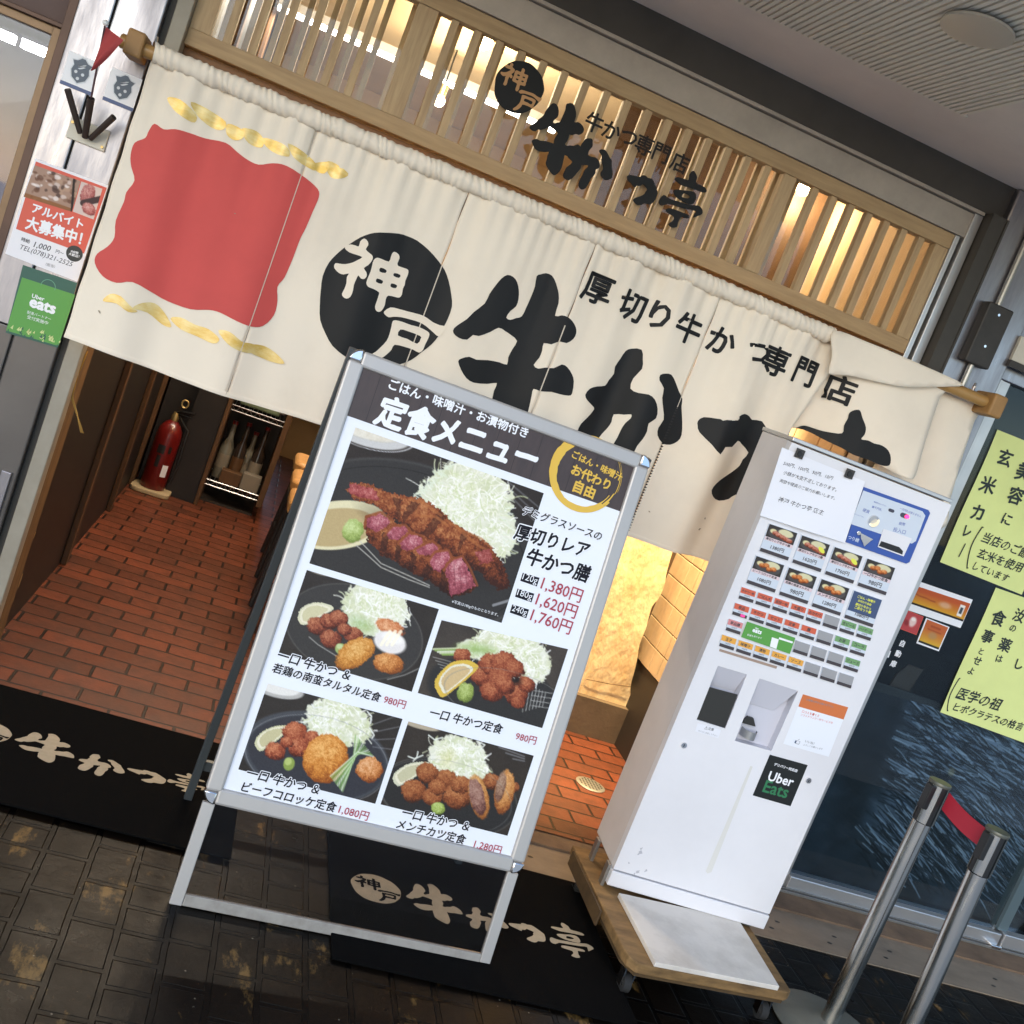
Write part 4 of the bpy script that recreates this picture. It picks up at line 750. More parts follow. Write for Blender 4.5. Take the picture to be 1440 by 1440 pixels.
for k in range(5): a.line([(180 + 20 * k, 330 + 12 * k), (420, 320 + 14 * k)], 8, ['#cdd6a8', '#8fae58', '#e4e8cf'][k % 3], .9)
for x, y, r_ in ((430, 390, 85), (600, 560, 110), (700, 470, 130), (790, 450, 120), (880, 500, 100), (760, 590, 120), (690, 700, 110), (900, 720, 115), (990, 640, 85), (920, 800, 70), (800, 640, 100)): a.fried(x, y, r_, r_ * .85, 20, '#41190f', '#8c4229', '#bf7750', 11, .26)
a.lay(np.clip(1.1 - a.r(910, 610, 60, 50, 20)[0], 0, 1) * .8, '#1f120d')
a.lemon([(190, 640), (220, 560), (330, 450), (470, 425), (545, 455), (565, 495), (470, 590), (350, 690), (255, 755), (210, 700)], '#d9b54a', '#cfb383', .66)
a.fried(455, 710, 75, 95, 10, '#5f6f2d', '#94a552', '#bcc97f', 12, .2); a.ring(820, 760, 560, 240, 5, '#8d8a84', 14, .5)
food(cr(q, *o3), a)
o4 = ((330, 950), 6); q = [(280, 65), (1415, 365), (1185, 1080), (30, 790)]
a = Art(*q, 160, 110, '#2a2522'); a.lay(np.clip(fbm(a.X / 160, a.Y / 160, 8) * .5, 0, 1), '#3a3431'); a.ell(680, 680, 640, 380, '#45474c', 12, 14); a.ell(690, 690, 600, 345, '#34343a', 12, 14)
a.ell(370, 110, 220, 82, '#b7b3ad', 12, 8); a.ell(370, 95, 190, 70, '#e6e2da', 12, 10)
for k in range(4): a.line([(1130 + 10 * k, 420 + 60 * k), (1390, 330 + 100 * k)], 5, '#8c8c90', .5)
a.cabbage(850, 390, 280, 220, 330, 12, 12); a.cabbage(1000, 450, 170, 120, 80, 12, 14)
a.line([(640, 240), (660, 270), (720, 260)], 6, '#e8e8e0'); a.line([(560, 390), (620, 380), (680, 330)], 5, '#e8e8e0'); a.line([(1110, 300), (1145, 340), (1140, 380)], 6, '#e8e8e0'); a.line([(1130, 440), (1170, 500), (1150, 530)], 5, '#e8e8e0')
a.lemon([(165, 565), (210, 490), (290, 440), (390, 418), (460, 430), (390, 510), (290, 590), (205, 635)], '#d2cda4', '#c6bd92')
for x, y, r_ in ((500, 480, 110), (640, 520, 70), (335, 635, 92), (530, 600, 100), (430, 560, 60)): a.fried(x, y, r_, r_ * .88, 10, '#451a11', '#94442a', '#cd825a', 11)
a.fried(755, 700, 195, 215, 25, '#8a4615', '#cb7f31', '#edb46a', 15, .12); a.fried(1130, 790, 120, 112, 20, '#7d3d16', '#c87e42', '#e9b585', 13)
for k in range(14): a.line([(900 - 8 * k, 975 - k * 10), (990 + 3 * k, 720 - 6 * k), (1010 + 12 * k, 500 + 14 * k)], 5, ['#8fb26b', '#dbe5c9', '#b6cf95', '#6f9a4d'][k % 4], .85)
a.ell(448, 742, 50, 62, '#8a9c4a', 20, 8); a.ell(440, 722, 34, 36, '#b3c070', 20, 8)
a.ring(690, 700, 610, 360, 5, '#8e8e90', 12, .6)
food(cr(q, *o4), a)
o5 = ((520, 1000), 6); q = [(325, 85), (1382, 375), (1160, 1050), (90, 785)]
a = Art(*q, 155, 108, '#2c2622'); a.lay(np.clip(fbm(a.X / 160, a.Y / 160, 12) * .6, 0, 1), '#40372f'); a.ell(660, 720, 600, 330, '#2a2827', 12, 16); a.ring(660, 720, 590, 320, 8, '#55524e', 12, .7)
a.ell(430, 120, 170, 34, '#b3a58e', 14, 8)
for k in range(3): a.line([(1080 + 60 * k, 300 + 50 * k), (1300, 380 + 20 * k)], 6, '#8f8f93', .6)
a.cabbage(730, 400, 260, 200, 330, 15, 15); a.cabbage(860, 480, 170, 90, 90, 15, 16); a.lay(np.clip(1.05 - a.r(640, 400, 110, 140, 10)[0], 0, 1) * .35, '#c3bd62')
for P in ([(490, 200), (540, 240), (600, 220)], [(320, 380), (370, 400), (440, 370)], [(400, 340), (390, 390), (360, 420)], [(890, 250), (960, 280), (920, 320)]): a.line(P, 5, '#e6e8dc')
a.lemon([(190, 560), (230, 500), (330, 440), (450, 425), (500, 445), (420, 520), (320, 590), (230, 630)], '#d2cfb2', '#c5bf9c')
for x, y, r_ in ((480, 520, 100), (640, 570, 95), (360, 670, 110), (520, 720, 90), (560, 640, 80), (720, 720, 120), (760, 620, 90), (1020, 590, 80), (1215, 640, 50)): a.fried(x, y, r_, r_ * .9, 10, '#44200f', '#8d4c28', '#bd7d4d', 11)
a.fried(910, 720, 88, 200, -14, '#8a4f22', '#b97a3f', '#d9a566', 12, .1); a.fried(895, 720, 68, 170, -14, '#54302a', '#8a5f52', '#b08a78', 14, .14)
a.fried(1130, 680, 88, 195, 10, '#7f421c', '#bd7c40', '#dca96e', 12, .14); a.fried(1095, 640, 45, 140, 12, '#5c3a30', '#8f6a54', '#b39379', 14, .14)
a.fried(565, 815, 62, 55, 10, '#6a7d33', '#9db055', '#c3cf86', 12, .2); a.ring(640, 720, 560, 300, 5, '#8c8a86', 12, .35)
food(cr(q, *o5), a)
# captions and prices
def cap(s, o, a_, b_, off=.022, hs=1.0, slant=.10):
    pa, pb = cr(a_, *o) if o else a_, cr(b_, *o) if o else b_; g = Geo()
    put_text(g, s, SP, pa, pb, .0024, off + .062, hs, slant=slant, mi=0); put_text(g, s, SP, pa, pb, .0030, off, hs, slant=slant, wob=.004, mi=1); obj('dish_name', g, ('white_ink', 'sign_black'), po)
def price(s, o, a_, b_, hs=.98): obj('price', put_text(Geo(), s, SP, cr(a_, *o), cr(b_, *o), .0030, .007, hs), 'sign_red', po)
cap('デミグラスソースの', S5, (265, 562), (795, 742), .016); cap('厚切りレア', S5, (215, 705), (707, 838), .028, 1.05); cap('牛かつ膳', S5, (295, 868), (712, 1000), .028, 1.05)
for k, (gq, pr) in enumerate((('120g', '1,380円'), ('180g', '1,620円'), ('240g', '1,760円'))):
    dx, dy = -35.5 * k, 107 * k; q = loft_uv(SP, [s5((x + dx, y + dy)) for x, y in ((263, 985), (376, 1020), (357, 1078), (246, 1040))])
    g = Geo(); g.quad(SP, ccw(q), .0024); put_text(g, gq, SP, s5((262 + dx, 1013 + dy)), s5((360 + dx, 1046 + dy)), .0030, .0, 1.0, mi=1); obj('weight_tag', g, ('sign_black', 'white_ink'), po); price(pr, S5, (392 + dx, 1055 + dy), (660 + dx, 1150 + dy), 1.05)
obj('small_print', put_text(Geo(), '※写真は180gのものとなります。', SP, cr((745, 1275), *o1), cr((1058, 1368), *o1), .0026, .0), 'white_ink', po)
cap('一口 牛かつ ＆', None, (391, 920), (492.5, 950), .022); cap('若鶏の南蛮タルタル定食', None, (384, 938), (535, 981), .022); price('980円', o2, (915, 1262), (1112, 1318))
cap('一口 牛かつ定食', o3, (155, 882), (790, 1036), .022); price('980円', o3, (908, 1092), (1086, 1138))
cap('一口 牛かつ ＆', o4, (105, 812), (715, 962), .022); cap('ビーフコロッケ定食', o4, (65, 932), (855, 1112), .022); price('1,080円', o4, (880, 1125), (1126, 1190))
cap('一口 牛かつ ＆', o5, (275, 848), (840, 972), .022); cap('メンチカツ定食', o5, (232, 945), (805, 1085), .022); price('1,280円', o5, (880, 1118), (1106, 1176))
obj('small_print', put_text(Geo(), '※価格はすべて税込みとなります。', SP, cr((788, 1188), *o5), cr((1092, 1258), *o5), .0026, .0), 'print_grey', po)

# ================================================================== ticket machine
MP = Plane((1.39, 2.75, .14), (.535, -.025, 0), (-.006, 0, 1))
MW, MH, MD = .529, 1.410, .235
tm = thing('ticket_machine', MP.pt(MW / 2, 0, -MD / 2), 'tall white meal ticket machine with rows of menu buttons, standing on a wooden dolly', 'ticket machine')
oA = ((960, 900), 5.54); oB = ((1000, 720), 5.76); oC = ((1180, 680), 9.6); oN = ((1060, 620), 7.2)
pk1 = ccw(loft_uv(MP, cr([(285, 203), (512, 270), (340, 690), (117, 622)], *oA))); pk2 = ccw(loft_uv(MP, cr([(610, 300), (912, 397), (700, 862), (415, 785)], *oA)))
g = Geo(); v, f = fill([[(0, .052), (MW, .052), (MW, MH - .004), (0, MH - .004)], pk1, pk2]); g.add([MP.pt(u, q, 0) for u, q in v], f)
for a_, b_ in (((0, .052), (MW, .052)), ((MW, .052), (MW, MH - .004)), ((MW, MH - .004), (0, MH - .004)), ((0, MH - .004), (0, .052))):
    g.add([MP.pt(*a_, 0), MP.pt(*b_, 0), MP.pt(*b_, -.03), MP.pt(*a_, -.03)], [(0, 3, 2, 1)])
obj('front_door', g, 'machine', tm)
g = Geo(); g.obox(MP, .003, MW - .003, .046, MH, -MD, -.0335); obj('cabinet', g, 'machine_side', tm, bevel=.004)
g = Geo(); g.obox(MP, -.002, MW + .002, 0, .0475, -.06, .004); obj('kick_plate', g, 'machine', tm, bevel=.003)
g = Geo(); g.obox(MP, 0, MW, MH + .0005, MH + .012, -MD, -.002); obj('top_lid', g, 'alu', tm, bevel=.002)
def pocket(q, dep, name, m):
    g = Geo(); k = len(q); vs = [MP.pt(u, v, 0) for u, v in q] + [MP.pt(u, v, -dep) for u, v in q]
    g.add(vs, [(i, (i + 1) % k, k + (i + 1) % k, k + i) for i in range(k)] + [tuple(range(k, 2 * k))]); return obj(name, g, m, tm)
pocket(pk1, .032, 'ticket_tray', 'pocket'); p2_ = pocket(pk2, .032, 'change_tray', 'pocket')
q = loft_uv(MP, cr([(218, 372), (440, 430), (338, 688), (118, 618)], *oA)); g = Geo(); g.slabq(MP, ccw(q), -.006, -.002); obj('tray_flap', g, 'flap', tm)
q = loft_uv(MP, cr([(285, 203), (512, 270), (440, 428), (218, 370)], *oA)); g = Geo(); n_ = [-.001, -.001, -.030, -.030]; g.add([MP.pt(*q[i], n_[i]) for i in range(4)], [(0, 3, 2, 1)]); obj('tray_hood', g, 'pocket', tm)
q = loft_uv(MP, cr([(610, 300), (912, 397), (745, 580), (525, 515)], *oA)); g = Geo(); g.add([MP.pt(*q[i], [-.001, -.001, -.030, -.030][i]) for i in range(4)], [(0, 3, 2, 1)]); obj('tray_hood', g, 'pocket', tm)
cc = MP.uv(cr((545, 745), *oA)); g = Geo(); V = []
for k in range(15):
    a = math.pi * k / 14; V += [MP.pt(cc[0] - .022 + .024 * math.cos(math.pi - a) + .022, cc[1] + h, -.030 + .034 * math.sin(a)) for h in (-.014, .011)]
g.add(V, [(2 * k, 2 * k + 2, 2 * k + 3, 2 * k + 1) for k in range(14)]); V2 = [V[2 * k] for k in range(15)]; g.add(V2, [tuple(range(15))]); obj('coin_cup', g, 'cup', tm, smooth='auto')
g = Geo(); a_ = MP.uv(cr((545, 650), *oA)); g.slabq(MP, [(a_[0] - .020, a_[1] - .012), (a_[0] + .026, a_[1] - .010), (a_[0] + .010, a_[1] + .012), (a_[0] - .008, a_[1] + .012)], -.028, -.018); obj('coin_chute', g, 'flap', tm)
# locks, caution label, stains
for px in ((962.5, 1047.5), (1138, 1096)):
    c = MP.uv(px); g = Geo(); g.tube([MP.pt(*c, .0), MP.pt(*c, .006)], [.0095, .0085], 18); lk = obj('lock', g, 'chrome', tm, smooth='auto'); g = Geo(); g.obox(MP, c[0] - .001, c[0] + .001, c[1] - .004, c[1] + .004, .0055, .0068); obj('keyhole', g, 'black', lk)
g = Geo(); q = ccw(loft_uv(MP, cr([(125, 648), (308, 700), (285, 765), (105, 712)], *oA))); g.quad(MP, q, .0006)
lbl = obj('caution_label', g, 'paper', tm); g = Geo(); put_text(g, '⚠注意', MP, cr((180, 682), *oA), cr((250, 700), *oA), .0010, .03); put_text(g, 'やけどに注意して下さい', MP, cr((128, 706), *oA), cr((278, 748), *oA), .0010, 0); obj('lettering', g, 'print_grey', lbl)
g = Geo(); g.quad(MP, ccw(loft_uv(MP, cr([(1335, 165), (1350, 170), (1085, 835), (1060, 845), (1048, 830)], (760, 1040), 4.5))), .0005); obj('tape_residue', g, 'tape_old', tm)
g = Geo()
for x, y, r_ in ((630, 715, 16), (620, 835, 14), (668, 828, 10), (520, 908, 13), (545, 898, 10), (720, 940, 10), (776, 965, 8), (690, 935, 6), (560, 780, 7), (640, 690, 9), (912, 990, 6), (596, 850, 7)):
    c = MP.uv(cr((x, y), (760, 1040), 4.5)); r2 = r_ / 4.5 * .0019; g.add([MP.pt(c[0] + r2 * math.cos(t_) * (.8 + .5 * math.sin(3 * t_ + x)), c[1] + 1.5 * r2 * math.sin(t_) * (.8 + .4 * math.cos(2 * t_ + y)), .0006) for t_ in np.linspace(0, 6.28, 12)[:-1]], [tuple(range(11))])
obj('scuff_marks', g, mat('scuff', (.46, .46, .50), .6), tm)
# menu buttons
def thumb(seed, kind):
    R = np.random.default_rng(seed); a = Art((0, 0), (1.5, 0), (1.5, 1), (0, 1), 40, 26, '#3b3735'); a.ell(.75, .62, .7, .45, '#4d4a4a'); a.ell(.95, .32, .42, .30, '#d3cda6', 0, .04); a.ell(.32, .45, .2, .2, '#d9cf9f', -20)
    for k in range(4 if kind else 5):
        c = [('#5a2618', '#a4543c', '#d39a88'), ('#6a3010', '#b8632e', '#e6a468')][kind]
        a.fried(.42 + .2 * k + .03 * R.random(), .55 + .06 * k - .05 * kind * (k % 2) * 3, .19, .2, 25, *c, crumb=.08, rough=.1)
    return a
R2, D2 = np.array((229, 77)), np.array((-81, 221))
def bq(o_, x0, x1, y0, y1, R_, D_v): return ccw(loft_uv(MP, cr([tuple(np.array(o_) + R_ * x + D_v * y) for x, y in ((x0, y0), (x1, y0), (x1, y1), (x0, y1))], *oB)))
PR = (('1380円', '1620円', '1760円', '980円'), ('1080円', '980円', '1280円', '1080円')); NM = (('厚切りレア牛かつ膳', '厚切りレア牛かつ膳', '厚切りレア牛かつ膳', '一口牛かつ定食'), ('ビーフコロッケ定食', '若鶏の南蛮タルタル', 'メンチカツ定食', ''))
for j in range(2):
    for i in range(4):
        o_ = (484 + 264 * i - 108 * j, 95 + 92 * i + 259 * j); g = Geo(); g.slabq(MP, bq(o_, 0, 1, 0, 1, R2, D2), .0002, .006)
        nav = j == 1 and i == 3
        if nav: g.quad(MP, bq(o_, .01, .99, .01, .70, R2, D2), .0064, 2); g.quad(MP, bq(o_, .0, 1, .88, 1, R2, D2), .0064, 1)
        else: g.quad(MP, bq(o_, .01, .99, .45, .57, R2, D2), .0064, 3); g.quad(MP, bq(o_, .0, 1, .88, 1, R2, D2), .0064, 1)
        b = obj('menu_button', g, ('panel_grey', 'b_bar', 'b_navy', 'b_label'), tm)
        P_ = lambda x, y: cr(tuple(np.array(o_) + R2 * x + D2 * y), *oB)
        g = Geo(); put_text(g, PR[j][i], MP, P_(.30, .74), P_(.76, .74), .0068, .012, .9)
        if NM[j][i]: put_text(g, NM[j][i], MP, P_(.06, .51), P_(.90, .51), .0068, .028, .9)
        obj('price_lettering', g, 'pen', b)
        if nav:
            g = Geo()
            for (s_, yy, a_, z_) in (('ごはん・味噌汁', .15, .18, .80), ('お代わり自由', .28, .24, .70), ('厚切り牛かつ', .42, .2, .74), ('二枚セット膳', .53, .2, .78)): put_text(g, s_, MP, P_(a_, yy), P_(z_, yy), .0068, .03)
            obj('notice_lettering', g, 'b_yellow', b)
        else:
            a = thumb(10 + 4 * j + i, j or i == 3); pg, ac = a.sheet(MP, [P_(.01, .01), P_(.99, .01), P_(.99, .45), P_(.01, .45)], .0064); obj('food_photo', pg, 'photo_matt', b, colors=ac)
        if j == 0 and i in (1, 2):
            c = MP.uv(P_(.78, .27)); g = Geo(); g.add([MP.pt(c[0] + .0115 * math.cos(t_), c[1] + .0065 * math.sin(t_) - .004 * math.cos(t_), .0070) for t_ in np.linspace(0, 6.28, 20)[:-1]], [tuple(range(19))]); obj('yellow_badge', g, 'b_yellow', b)
R3, D3 = np.array((116, 37)), np.array((-27, 92))
kinds = ['RRRRRGLL', 'PRRRRGLL', 'K   GGGL', 'OOOOOGGG']; top = {'R': 'b_red', 'P': 'b_red', 'K': 'b_pink', 'O': 'b_orange', 'L': 'b_green', 'G': 'b_grey'}
words = ['牛かつ一枚', 'ごはん大', '追加一枚', '大盛り', 'おかわり', '', '生ビール', 'ハイボール', '単品', '牛かつ', 'セット', '定食', '膳', '', 'お茶', 'コーラ', '単品膳', '', '', '', '', '', '', 'ジュース', '玉子', '味噌汁', '漬物', 'カレー', 'ソース']
for r_ in range(4):
    for i in range(8):
        k = kinds[r_][i]
        if k == ' ': continue
        o_ = (258 + 136 * i - 53 * r_, 608 + 43 * i + 128 * r_); g = Geo(); g.slabq(MP, bq(o_, 0, 1, 0, 1, R3, D3), .0002, .005); g.quad(MP, bq(o_, 0, 1, .0, .48 if k != 'G' else .72, R3, D3), .0054, 2); g.quad(MP, bq(o_, 0, 1, .73, 1, R3, D3), .0054, 1)
        if k == 'P': g.quad(MP, bq(o_, .55, .85, .75, .95, R3, D3), .0060, 3)
        b = obj('ticket_button', g, ('panel_grey', 'b_bar', top[k], 'led_pink'), tm)
        wd = words[8 * r_ + i] if 8 * r_ + i < len(words) else ''
        if k != 'G' and wd:
            P_ = lambda x, y: cr(tuple(np.array(o_) + R3 * x + D3 * y), *oB); hw = min(.42, .11 * len(wd)); g = Geo(); put_text(g, wd, MP, P_(.5 - hw, .25), P_(.5 + hw, .25), .0058, .02); put_text(g, ('500円', '200円', '350円', '150円')[(i + r_) % 4], MP, P_(.32, .60), P_(.68, .60), .0058, .0, .8); obj('button_lettering', g, 'pen', b)
# green delivery strip stuck over the buttons
g = Geo(); g.quad(MP, ccw(loft_uv(MP, cr([(300, 885), (690, 1015), (645, 1145), (250, 1010)], *oB))), .0062); st = obj('delivery_strip', g, 'eats_green', tm)
g = Geo(); put_text(g, 'Uber', MP, cr((365, 935), *oB), cr((395, 945), *oB), .0066, .03); put_text(g, 'eats', MP, cr((345, 952), *oB), cr((415, 975), *oB), .0066, .04); put_text(g, '配達も承ります', MP, cr((300, 990), *oB), cr((418, 1020), *oB), .0066, .0)
g.quad(MP, ccw(loft_uv(MP, cr([(500, 1010), (555, 1028), (535, 1105), (482, 1085)], *oB))), .0066); g.quad(MP, ccw(loft_uv(MP, cr([(560, 1010), (670, 1045), (665, 1060), (555, 1025)], *oB))), .0066); obj('strip_lettering', g, 'white_ink', st)
g = Geo(); g.quad(MP, ccw(loft_uv(MP, cr([(80, 1110), (548, 1250), (540, 1270), (75, 1130)], *oB))), .0008); obj('brown_tape', g, 'tape', tm)
# coin panel
cp_ = lambda q: loft_uv(MP, cr(q, *oC))
g = Geo(); g.slabq(MP, ccw(cp_([(365, 50), (1235, 355), (1258, 395), (975, 1055), (930, 1075), (115, 790)])), .0002, .004); cpn = obj('coin_panel', g, 'blue', tm)
g = Geo(); g.slabq(MP, ccw(cp_([(352, 95), (1150, 370), (1190, 430), (1060, 770), (1005, 805), (590, 680), (180, 545)])), .0042, .0052); obj('inlay', g, 'panel_grey', cpn)
g = Geo(); g.slabq(MP, ccw(cp_([(620, 605), (1003, 735), (890, 975), (540, 850)])), .0054, .007); bl = obj('note_slot', g, 'machine', cpn); g = Geo(); g.slabq(MP, ccw(cp_([(588, 770), (830, 850), (880, 905), (870, 950), (552, 835)])), .0072, .0076); obj('slot_mouth', g, 'black', bl)
c = MP.uv(cr((485, 505), *oC)); g = Geo(); g.tube([MP.pt(*c, .004), MP.pt(*c, .010), MP.pt(*c, .0095)], [.0185, .0165, .0130], 28); g.tube([MP.pt(*c, .005), MP.pt(*c, .0098)], [.0125, .0095], 20); obj('coin_ring', g, 'chrome', cpn, smooth='auto')
def pill(ca, w2, h2, n0, n1):
    q = [(ca[0] + w2 + h2 * math.cos(t_), ca[1] + h2 * math.sin(t_)) for t_ in np.linspace(-1.57, 1.57, 8)] + [(ca[0] - w2 + h2 * math.cos(t_), ca[1] + h2 * math.sin(t_)) for t_ in np.linspace(1.57, 4.71, 8)]; g = Geo(); g.slabq(MP, q, n0, n1); return g
obj('indicator', pill(MP.uv(cr((728, 362), *oC)), .005, .0045, .0052, .0066), 'pill', cpn); obj('indicator', pill(MP.uv(cr((905, 430), *oC)), .007, .0068, .0052, .0066), 'pill', cpn)
obj('red_digit', pill(MP.uv(cr((938, 443), *oC)), .0022, .0050, .0066, .0070), 'led', cpn)
c = MP.uv(cr((285, 665), *oC)); g = Geo(); g.tube([MP.pt(*c, .004), MP.pt(*c, .009)], .0065, 16); g.slabq(MP, ccw(cp_([(300, 655), (480, 745), (440, 770), (355, 845), (310, 740)])), .0075, .0095); obj('return_lever', g, 'chrome', cpn, bevel=.001)
g = Geo()
for s_, a_, b_ in (('■紙幣をお入れ下さい', (495, 245), (665, 305)), ('■千円札', (470, 310), (600, 355)), ('硬貨', (345, 350), (432, 385)), ('一枚ずつ入れて下さい', (205, 400), (360, 455)), ('一万円札は使えません', (845, 330), (1130, 440)), ('紙幣', (832, 530), (915, 550)), ('投入口', (755, 610), (920, 655))): put_text(g, s_, MP, cr(a_, *oC), cr(b_, *oC), .0056, .02)
obj('panel_lettering', g, 'print_blue', cpn)
g = Geo(); put_text(g, 'つり銭', MP, cr((150, 720), *oC), cr((290, 770), *oC), .0044, .02); obj('lever_lettering', g, 'panel_grey', cpn)
# stickers on the lower door
g = Geo(); g.quad(MP, ccw(loft_uv(MP, cr([(948, 420), (1302, 520), (1147, 905), (793, 805)], *oA))), .0006); st = obj('review_sticker', g, 'poster_white', tm)
g = Geo(); g.quad(MP, ccw(loft_uv(MP, cr([(948, 420), (1302, 520), (1265, 615), (912, 515)], *oA))), .0010); obj('orange_band', g, 'orange', st)
g = Geo(); put_text(g, 'お客様の声をお聞かせ下さい', MP, cr((975, 460), *oA), cr((1190, 518), *oA), .0014, .01); put_text(g, 'いいね！してね', MP, cr((960, 760), *oA), cr((1040, 790), *oA), .0012, .0) if 0 else None
put_text(g, 'いいね！', MP, cr((965, 782), *oA), cr((1035, 803), *oA), .0012, .01); put_text(g, 'よろしくお願いします', MP, cr((950, 810), *oA), cr((1100, 846), *oA), .0012, .0); obj('sticker_lettering', g, 'print_grey', st)
g = Geo(); put_text(g, '口コミを書くと', MP, cr((942, 552), *oA), cr((1075, 588), *oA), .0012, .01); put_text(g, 'ソフトドリンク一杯サービス中', MP, cr((930, 578), *oA), cr((1180, 642), *oA), .0012, .0); obj('red_lettering', g, 'poster_red', st)
c = MP.uv(cr((905, 790), *oA)); g = Geo(); g.quad(MP, [(c[0] - .0085, c[1] - .006), (c[0] - .0045, c[1] - .006), (c[0] - .0045, c[1] + .003), (c[0] - .0085, c[1] + .003)], .0012); obj('thumb_cuff', g, 'b_navy', st)
g = Geo(); hnd = [(-.004, -.006), (.006, -.006), (.0072, -.001), (.0065, .0035), (.0015, .0035), (.0022, .0085), (.0005, .0092), (-.0015, .004), (-.004, .002)]; g.quad(MP, [(c[0] + x * 1.12, c[1] + y * 1.12) for x, y in hnd], .0011, 1); g.quad(MP, [(c[0] + x * .9 + .0001, c[1] + y * .9) for x, y in hnd], .0014, 0); obj('thumb_hand', g, ('paper', 'print_grey'), st)
g = Geo(); g.quad(MP, ccw(loft_uv(MP, cr([(688, 890), (984, 970), (848, 1290), (552, 1207)], *oA))), .0006); st = obj('delivery_sticker', g, 'sticker_black', tm)
g = Geo(); put_text(g, 'デリバリー対応店', MP, cr((722, 963), *oA), cr((903, 1016), *oA), .0010, .03); put_text(g, 'Uber', MP, cr((680, 1053), *oA), cr((870, 1104), *oA), .0010, .022, 1.05); obj('white_lettering', g, 'white_ink', st)
g = Geo(); put_text(g, 'Eats', MP, cr((645, 1132), *oA), cr((830, 1184), *oA), .0010, .018, 1.05); obj('green_lettering', g, 'eats_text', st)
# levelling feet of the machine and angle brackets at its left foot
for u in (.04, MW - .04):
    a_ = MP.pt(u, 0, -.04); g = Geo(); g.lathe(a_[0], a_[1], [(.018, .117), (.018, .124), (.008, .126), (.008, .142)], 14); obj('foot', g, 'steel_dirty', tm)
for px, h_, n_ in (((385, 940), .055, -.03), ((265, 800), .055, -.17)):
    g = Geo(); g.obox(MP, -.012, -.002, -.03, h_, n_ - .014, n_ + .014); obj('angle_bracket', g, 'steel_dirty', tm, bevel=.001)
# handwritten note with its two magnets
nt_ = thing('handwritten_note', MP.pt(.1, 1.33), 'white handwritten paper note hanging over the top left of the ticket machine', 'note')
q = [np.array(p) for p in loft_uv(MP, cr([(310, 75), (1140, 410), (935, 1032), (75, 758)], *oN))]; g = Geo(); V = []; nx, ny = 26, 18
for j in range(ny + 1):
    for i in range(nx + 1):
        u, v_ = i / nx, j / ny; p = (1 - v_) * ((1 - u) * q[0] + u * q[1]) + v_ * ((1 - u) * q[3] + u * q[2]); V.append(MP.pt(p[0], p[1], .0022 + .012 * v_ ** 2 * (.4 + .6 * math.sin(3 * u + .4) ** 2) + .006 * u ** 6 * (1 - v_) + .0016 * math.sin(7 * u + 3 * v_)))
g.add(V, [(j * (nx + 1) + i, (j + 1) * (nx + 1) + i, (j + 1) * (nx + 1) + i + 1, j * (nx + 1) + i + 1) for j in range(ny) for i in range(nx)]); o = obj('paper', g, 'paper', nt_, smooth=True)
def onnote(u, v, n):
    a = np.array((u, v)); e1 = q[1] - q[0]; e2 = q[3] - q[0]; s_ = np.linalg.solve(np.array([e1, e2]).T, a - q[0]); uu, vv = np.clip(s_, 0, 1)
    return MP.pt(u, v, .0022 + .012 * vv ** 2 * (.4 + .6 * math.sin(3 * uu + .4) ** 2) + .006 * uu ** 6 * (1 - vv) + .0016 * math.sin(7 * uu + 3 * vv) + n)
g = Geo()
for s_, a_, b_ in (('500円、100円、50円、10円', (322, 232), (822, 385)), ('小銭が大変不足しております。', (318, 322), (862, 500)), ('両替や硬貨のご協力お願いします。', (282, 405), (842, 585)), ('神戸 牛かつ亭 店主', (265, 590), (722, 730))): put_text(g, s_, MP, cr(a_, *oN), cr(b_, *oN), .0009, .0, .95, slant=.15, wob=.03, fn=onnote)
obj('handwriting', g, 'pen', nt_)
for px, lb in (((1126.7, 638.7), 'black square magnet at the left end of the handwritten note on the machine'), ((1196.8, 666.5), 'black square magnet at the right end of the handwritten note on the machine')):
    c = MP.uv(px); t = thing('magnet', MP.pt(*c, .003), lb, 'magnet', 'magnets holding the note'); g = Geo(); g.obox(MP, c[0] - .013, c[0] + .013, c[1] - .013, c[1] + .013, .0052, .010); obj('body', g, 'device', t, bevel=.001); g = Geo(); g.tube([MP.pt(*c, .0095), MP.pt(*c, .0125)], [.0085, .007], 16); obj('knob', g, 'black', t)

# ================================================================== wooden dolly under the machine
dl = thing('wooden_dolly', (1.63, 2.7, 0), 'worn wooden dolly on castors under the ticket machine', 'dolly')
def rounded(x0, x1, y0, y1, r, n=6):
    q = []
    for cx, cy, a0 in ((x1 - r, y1 - r, 0), (x0 + r, y1 - r, 90), (x0 + r, y0 + r, 180), (x1 - r, y0 + r, 270)): q += [(cx + r * math.cos(math.radians(a0 + 90 * k / n)), cy + r * math.sin(math.radians(a0 + 90 * k / n))) for k in range(n + 1)]
    return q
DP = Plane((0, 0, 0), (1, .06, 0), (-.06, 1, 0)); c0 = DP.uv
cs = lambda x, y: (x * 1 + y * .06, y - .06 * x)
q = [(1.345, 2.985), (1.356, 2.45), (1.362, 2.415), (1.385, 2.393), (1.42, 2.392), (1.868, 2.430), (1.884, 2.442), (1.896, 2.99)]
g = Geo(); g.slabq(GROUND, ccw(q), .094, .124, 0); obj('deck', g, 'platform', dl, bevel=.004)
g = Geo(); q2 = [(1.350, 2.98), (1.361, 2.45), (1.388, 2.399), (1.866, 2.436), (1.889, 2.985)]; g.slabq(GROUND, ccw(q2), .082, .0935); obj('underside', g, 'platform_edge', dl)
